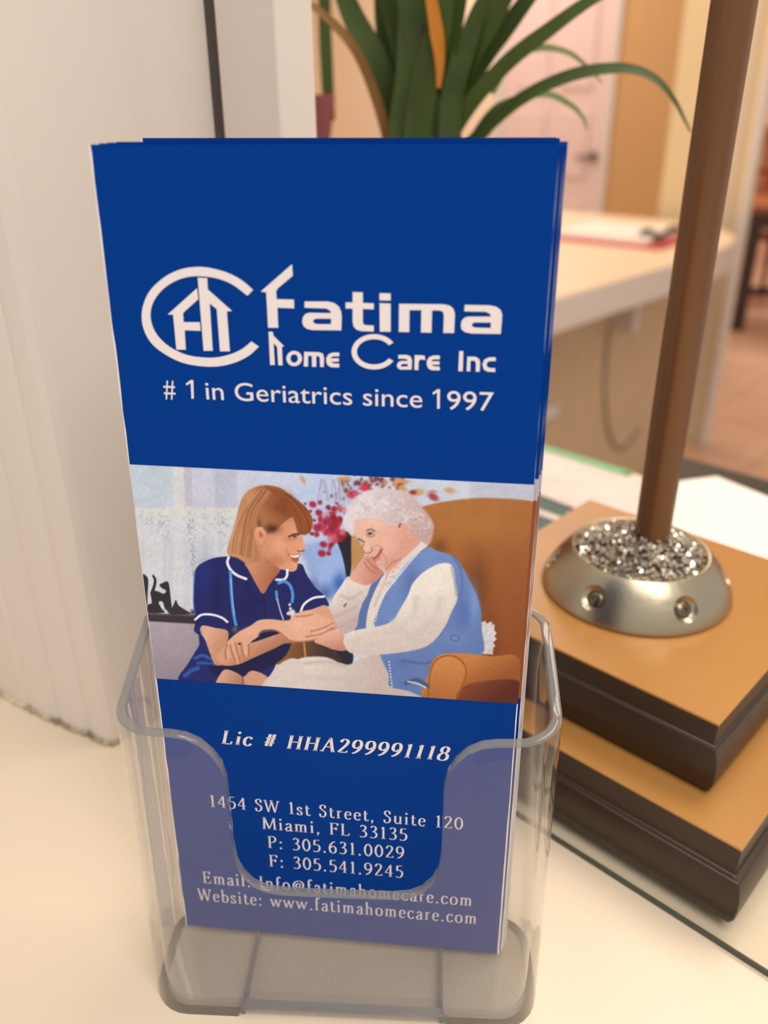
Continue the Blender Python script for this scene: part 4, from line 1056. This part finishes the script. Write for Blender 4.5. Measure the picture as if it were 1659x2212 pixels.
# ------------------------------------------------------------------ papers behind the glass
def quad_uv(name, pts, z0, z1, mt, label, cat, group=None):
    o = prism(name, [w(u, v)[:2] for u, v in pts], z0, z1, mt)
    return prop(o, label, cat, group)
quad_uv('folder', [(96, 98), (260, 98), (260, 150), (118, 150)], 0, 2.2, M['teal'], 'dark teal folder lying flat on the counter behind the glass', 'folder')
quad_uv('paper_strip', [(108, 121), (258, 121), (258, 127), (108, 127)], 2.2, 2.5, M['sheet_pink'], 'narrow pale strip of paper lying across the dark teal folder', 'paper')
quad_uv('letter', [(80, 140), (250, 152), (250, 205), (103, 206), (60, 150)], 2.3, 3.0, M['sheet_pink'], 'pinkish printed letter lying partly over the dark teal folder', 'paper')
quad_uv('ruler', [(117, 205.5), (230, 205.5), (230, 214.5), (112, 214.5)], 0, 3.4, M['green_plastic'], 'flat green plastic ruler lying along the far edge of the letter', 'ruler')
quad_uv('paper_stack', [(67, 243), (-160, 190), (-160, 96), (60, 96), (84, 215)], 0, 4.0, M['sheet'], 'bright white stack of paper behind the wooden base at the counter edge', 'paper')

# lower work desk inside, with a monitor whose black top shows above the counter
wd = empty('work_desk', w(100, 420, -1060), 'low beige work desk standing below the counter inside the office', 'desk')
box_uv('desk_top', -700, 760, 225, 640, -340, -310, M['desk_edge'], wd, bevel=3)
for u in (-680, 740): box_uv('side_panel', u - 12, u + 12, 235, 630, -1060, -340, M['panel'], wd)
mo = empty('monitor', w(-80, 262, -310), 'black flat monitor standing below the counter edge beside the paper stack', 'monitor')
box_uv('screen_housing', -330, 118, 240, 282, -262, -4, M['black'], mo, bevel=4)
box_uv('stand_neck', -130, -80, 250, 275, -305, -262, M['black'], mo)
box_uv('stand_foot', -220, 10, 232, 400, -310, -303, M['black'], mo, bevel=2)

# ------------------------------------------------------------------ plants
def px_at(px, py, y): return ony(px, py, y)
def leaf(path, wmid, y0, y1, mt, parent, taper=(0.75, 1.0, .15), fold=.22, k=7):
    """strap leaf along a path of picture points at depths y0..y1; wmid = widest width in mm"""
    P = crom([ony(p[0], p[1], y0 + (y1 - y0) * i / (len(path) - 1)) for i, p in enumerate(path)], k)
    n = len(P); vs_, fs = [], []
    for i in range(n):
        t = P[min(i + 1, n - 1)] - P[max(i - 1, 0)]; t /= np.linalg.norm(t)
        view = P[i] - C0; view /= np.linalg.norm(view)
        nn = view * .8 + np.array([0, 0, -.5]); nn /= np.linalg.norm(nn)
        sd = np.cross(t, nn); sd /= np.linalg.norm(sd) + 1e-9
        nn = np.cross(sd, t)
        f = i / (n - 1)
        ww = wmid * (np.interp(f, [0, .45, 1], taper)) / 2
        for sgn, th in ((-1, 0), (0, 0), (1, 0), (1, 1), (0, 1), (-1, 1)):
            vs_.append(P[i] + sd * sgn * ww + nn * (ww * fold * (1 - abs(sgn)) + .35 * th))
    for i in range(n - 1):
        for q in range(6):
            q2 = (q + 1) % 6
            fs.append((i * 6 + q, i * 6 + q2, i * 6 + 6 + q2, i * 6 + 6 + q))
    fs.append((0, 1, 2, 3, 4, 5)); b = (n - 1) * 6; fs.append((b, b + 1, b + 2, b + 3, b + 4, b + 5))
    return mesh('leaf', vs_, fs, mt, parent, smooth=True, auto=60)
PX, PY = 8.0, 285.0
plant = empty('potted_plant', (PX, PY, 0), 'leafy strap-leaved green plant in a clay pot standing behind the brochures', 'plant')
lathe('pot', [(38, 0), (40, 2), (52, 96), (56, 97), (57, 114), (54, 115), (52, 104), (1, 103)], PX, PY, M['terracotta'], plant, 40)
lathe('soil', [(52.4, 100), (52.4, 105), (30, 108), (1, 110)], PX, PY, M['soil'], plant, 32)
lathe('stem', [(11, 104), (12, 150), (13, 190), (14, 205), (9, 214), (3, 217)], PX - 2, PY, M['leaf_dark'], plant, 20)
leaves = [
 ([(868, 340), (872, 250), (884, 160), (886, 60), (880, -40)], 12, 268, 272, 'leaf_dark'),
 ([(900, 345), (905, 250), (925, 150), (948, 60), (968, -60)], 12, 266, 262, 'leaf'),
 ([(975, 345), (972, 250), (985, 170), (1010, 90), (1045, 0)], 10, 270, 280, 'leaf_dark'),
 ([(940, 345), (930, 260), (915, 180), (900, 90), (870, -20)], 11, 272, 270, 'leaf_dark'),
 ([(845, 330), (815, 220), (775, 120), (725, 55), (655, 0)], 4.6, 280, 262, 'leaf_dry'),
 ([(870, 330), (845, 230), (812, 130), (765, 40), (720, -60)], 11.5, 284, 275, 'leaf_dark'),
 ([(880, 320), (862, 200), (836, 100), (826, 0), (822, -80)], 8.5, 288, 300, 'leaf_dark'),
 ([(905, 320), (893, 200), (866, 100), (846, 0), (836, -80)], 9.5, 280, 285, 'leaf'),
 ([(920, 330), (918, 200), (905, 90), (895, -20), (890, -90)], 16, 290, 300, 'leaf'),
 ([(930, 330), (940, 220), (955, 110), (978, 0), (1000, -80)], 14, 278, 270, 'leaf'),
 ([(948, 190), (950, 130), (942, 60), (930, -10), (915, -80)], 6.2, 262, 262, 'leaf_orange'),
 ([(940, 330), (968, 230), (1010, 120), (1060, 40), (1120, -60)], 12, 282, 268, 'leaf'),
 ([(950, 330), (985, 230), (1040, 130), (1100, 50), (1190, -60)], 9.5, 285, 290, 'leaf_dark'),
 ([(945, 340), (1010, 232), (1090, 140), (1180, 68), (1310, -20)], 7.6, 275, 255, 'leaf'),
 ([(985, 345), (1050, 275), (1130, 210), (1230, 163), (1330, 146), (1400, 160), (1450, 205), (1492, 285)], 6.2, 280, 262, 'leaf'),
 ([(1060, 200), (1105, 128), (1160, 103), (1225, 112), (1270, 145), (1302, 180)], 3.6, 300, 310, 'leaf_pale'),
 ([(1040, 300), (1110, 220), (1180, 203), (1235, 228), (1260, 255), (1268, 282)], 3.4, 300, 310, 'leaf_pale'),
 ([(1000, 340), (1060, 250), (1110, 215), (1170, 195)], 5.6, 292, 300, 'leaf'),
 ([(860, 330), (880, 240), (905, 150), (930, 60), (950, -40)], 13, 296, 305, 'leaf_dark')]
for path, wm, ya, yb, mk in leaves:
    if path[-1][1] <= 10 and mk not in ('leaf_orange',):      # the tips arch on above the picture
        (xa, ya_), (xb, yb_) = path[-2], path[-1]
        path = path + [(xb + (xb - xa) * 1.3 + (xb - 920) * .12, yb_ + (yb_ - ya_) * 1.0), (xb + (xb - xa) * 2.8 + (xb - 920) * .5, yb_ + (yb_ - ya_) * 1.5)]
    leaf(path, wm, ya, yb, M[mk], plant, taper=(.3, 1.0, .6) if mk == 'leaf_orange' else (1.1, 1.0, .12))
# maroon vase with one upright leaf
VX, VY = -86.0, 420.0
vase = empty('maroon_vase', (VX, VY, 0), 'dark maroon vase with an upright green leaf beside the window stile', 'vase')
lathe('vase_body', [(22, 0), (24, 2), (26, 60), (21, 120), (18.5, 170), (20, 200), (24.5, 226), (23.6, 228), (18, 200), (2, 198)], VX, VY, M['maroon'], vase, 40)
leaf([(712, 260), (706, 150), (702, 60), (700, -80)], 8.2, 420, 424, M['leaf'], vase, taper=(.9, 1.0, .9), fold=.1)

# ------------------------------------------------------------------ the office beyond
fl = box_uv('floor', -1500, 5200, -900, 7600, -1100, -1064, M['grout']); fl['kind'] = 'structure'
TS = 400.0
tm = None
for i in range(0, 9):
    for j in range(4, 18):
        u0, v0 = 300 + i * TS, 300 + j * TS
        if tm is None:
            t = box_uv('tile', -TS / 2 + 4, TS / 2 - 4, -TS / 2 + 4, TS / 2 - 4, -1064, -1060, M['tile'], fl)
            tm = t
        else:
            t = bpy.data.objects.new('tile', tm.data); col.objects.link(t)
            t.parent = fl
        d = (UU * u0 + VV * v0) * S
        t.location = (d[0], d[1], 0)
# far counter with its support panel
dk = empty('long_desk', w(1300, 2000, -1060), 'long cream topped desk with thick white edge by the cream pier', 'desk')
rc = 150
pts = [(955, 900), (2700, 900), (2700, 2900), (1420, 2900)]
pts += [tuple(q) for q in crom([(1250, 2870), (1130, 2780), (1040, 2660), (985, 2500), (956, 2300)], 4)]
prism('desk_top', [w(u, v)[:2] for u, v in pts], -206, -200, M['desk_top'], dk)
prism('desk_edge', [w(u, v)[:2] for u, v in pts], -284, -206, M['desk_edge'], dk)
box_uv('back_panel', 1180, 1200, 900, 2760, -1060, -284, M['panel'], dk)
box_uv('bracket', 1100, 1180, 2140, 2175, -440, -284, M['white_plastic'], dk)
tube('cable', crom([w(1176, 2130, -440), w(1176, 2150, -640), w(1174, 2220, -820), w(1176, 2330, -905), w(1176, 2440, -860)], 6), 5, M['cable'], dk)
box_uv('socket_box', 1150, 1180, 1690, 1830, -640, -600, M['white_plastic'], dk, bevel=3)
# red folder, papers and a black cord on it
D0 = onz(1215, 520, -200); D1 = onz(1410, 540, -200)
dd = (D1 - D0)[:2]; dl = np.hypot(*dd); dd /= dl; pn = np.array([-dd[1], dd[0]])
if pn @ VV < 0: pn = -pn
def dquad(name, a0, a1, b0, b1, z0, z1, mt):
    p = [D0[:2] + dd * a + pn * b for a, b in ((a0, b0), (a1, b0), (a1, b1), (a0, b1))]
    return prism(name, p, z0, z1, mt)
prop(dquad('red_folder', -60, dl + 20, 0, 330, -200, -190, M['red_card']), 'flat red folder under white papers on the long desk', 'folder')
prop(dquad('paper_sheets', -60, dl - 30, 8, 330, -190, -176, M['sheet']), 'white papers lying on the red folder on the long desk', 'paper')
c1 = [onz(x, y, -168) for x, y in ((1386, 505), (1396, 498), (1410, 502), (1420, 512), (1434, 505), (1450, 494), (1470, 494), (1490, 500))]
prop(tube('black_cord', crom(c1, 5), 9, M['black']), 'short tangled black cord lying on the white papers', 'cord')
# walls
box_uv('wall_pier', 1130, 1471, 2960, 3000, -1060, 1500, M['cream_wall'])['kind'] = 'structure'
box_uv('trim_2', 1118, 1150, 2930, 2962, -1060, 1500, M['paint'], bevel=6)['kind'] = 'structure'
box_uv('trim_3', 1192, 1204, 2950, 2961, -1060, 1500, M['paint'], bevel=3)['kind'] = 'structure'
box_uv('wall_back', 1770, 5000, 4300, 4400, -1060, 1500, M['warm_wall'])['kind'] = 'structure'
box_uv('wall_side', 5000, 5100, -60, 4400, -1060, 1500, M['warm_wall'])['kind'] = 'structure'
box_uv('wall_niche', 1900, 2452, 4270, 4299, -1060, 1500, M['tan_wall'])['kind'] = 'structure'
dr = empty('door_1', w(2840, 4290, -1060), kind='structure', label='pale pink panelled door in the far office wall', cat='door')
box_uv('door_leaf', 2497, 3186, 4262, 4290, -1055, 960, M['door'], dr, bevel=3)
for u0, u1 in ((2590, 2800), (2880, 3090)):
    for z0, z1 in ((-960, -330), (-200, 150), (260, 860)):
        box_uv('door_panel', u0, u1, 4250, 4262, z0, z1, M['door'], dr, bevel=9)
box_uv('door_casing', 2452, 2497, 4250, 4299, -1060, 1000, M['paint'], dr, bevel=5)
box_uv('door_casing', 3186, 3250, 4250, 4299, -1060, 1000, M['paint'], dr, bevel=5)
hd = lathe('door_handle', [(26, -6), (26, 6), (1, 6)], 0, 0, M['handle'], dr, 20)
p = w(2540, 4246, -80) * S
hd.matrix_parent_inverse = Matrix.Identity(4)
hd.location = Vector(p) - dr.location
hd.rotation_euler = (math.pi / 2, 0, math.atan2(VV[1], VV[0]) - math.pi / 2)
tube('door_lever', [w(2540, 4235, -80), w(2600, 4230, -82), w(2640, 4232, -84)], 9, M['handle'], dr)
box_uv('wall_hall', -1500, 5200, 7300, 7400, -1060, 1500, M['pink_wall'])['kind'] = 'structure'
box_uv('ceiling', -1500, 5200, 60, 7400, 1500, 1560, M['ceiling'])['kind'] = 'structure'
# table and chair in the hall
tb = empty('hall_table', w(1790, 5150, -1060), 'dark legged wooden table with an orange brown top on the tiled floor', 'table')
def bxy(name, x0, x1, y0, y1, z0, z1, mt, parent, bevel=4):
    vs_ = [(x, y, z) for z in (z0, z1) for x, y in ((x0, y0), (x1, y0), (x1, y1), (x0, y1))]
    return mesh(name, vs_, [(0, 3, 2, 1), (4, 5, 6, 7), (0, 1, 5, 4), (1, 2, 6, 5), (2, 3, 7, 6), (3, 0, 4, 7)], mt, parent, bevel=bevel)
bxy('table_top', 1500, 2500, 5050, 5650, -375, -335, M['orange_wood'], tb)
bxy('apron', 1530, 2470, 5080, 5620, -470, -375, M['dark_furn'], tb)
for x in (1565, 2380):
    for y in (5090, 5510):
        bxy('leg', x, x + 95, y, y + 95, -1060, -470, M['dark_furn'], tb, 8)
bxy('stretcher', 1610, 2430, 5330, 5370, -900, -850, M['dark_furn'], tb)
chr_ = empty('hall_chair', (1800, 5950, -1060), 'upholstered chair with red floral back standing behind the hall table', 'chair')
bxy('seat', 1590, 2110, 5760, 6240, -640, -560, M['floral'], chr_, 25)
bxy('backrest', 1590, 2110, 6160, 6260, -560, 60, M['floral'], chr_, 40)
for x in (1620, 2080):
    for y in (5790, 6220): lathe('leg', [(18, -1060), (24, -640)], x, y, M['dark_furn'], chr_, 12)
    bxy('armrest', x - 30, x + 30, 5780, 6200, -420, -370, M['dark_furn'], chr_)
    bxy('arm_post', x - 18, x + 18, 5800, 5836, -560, -420, M['dark_furn'], chr_)
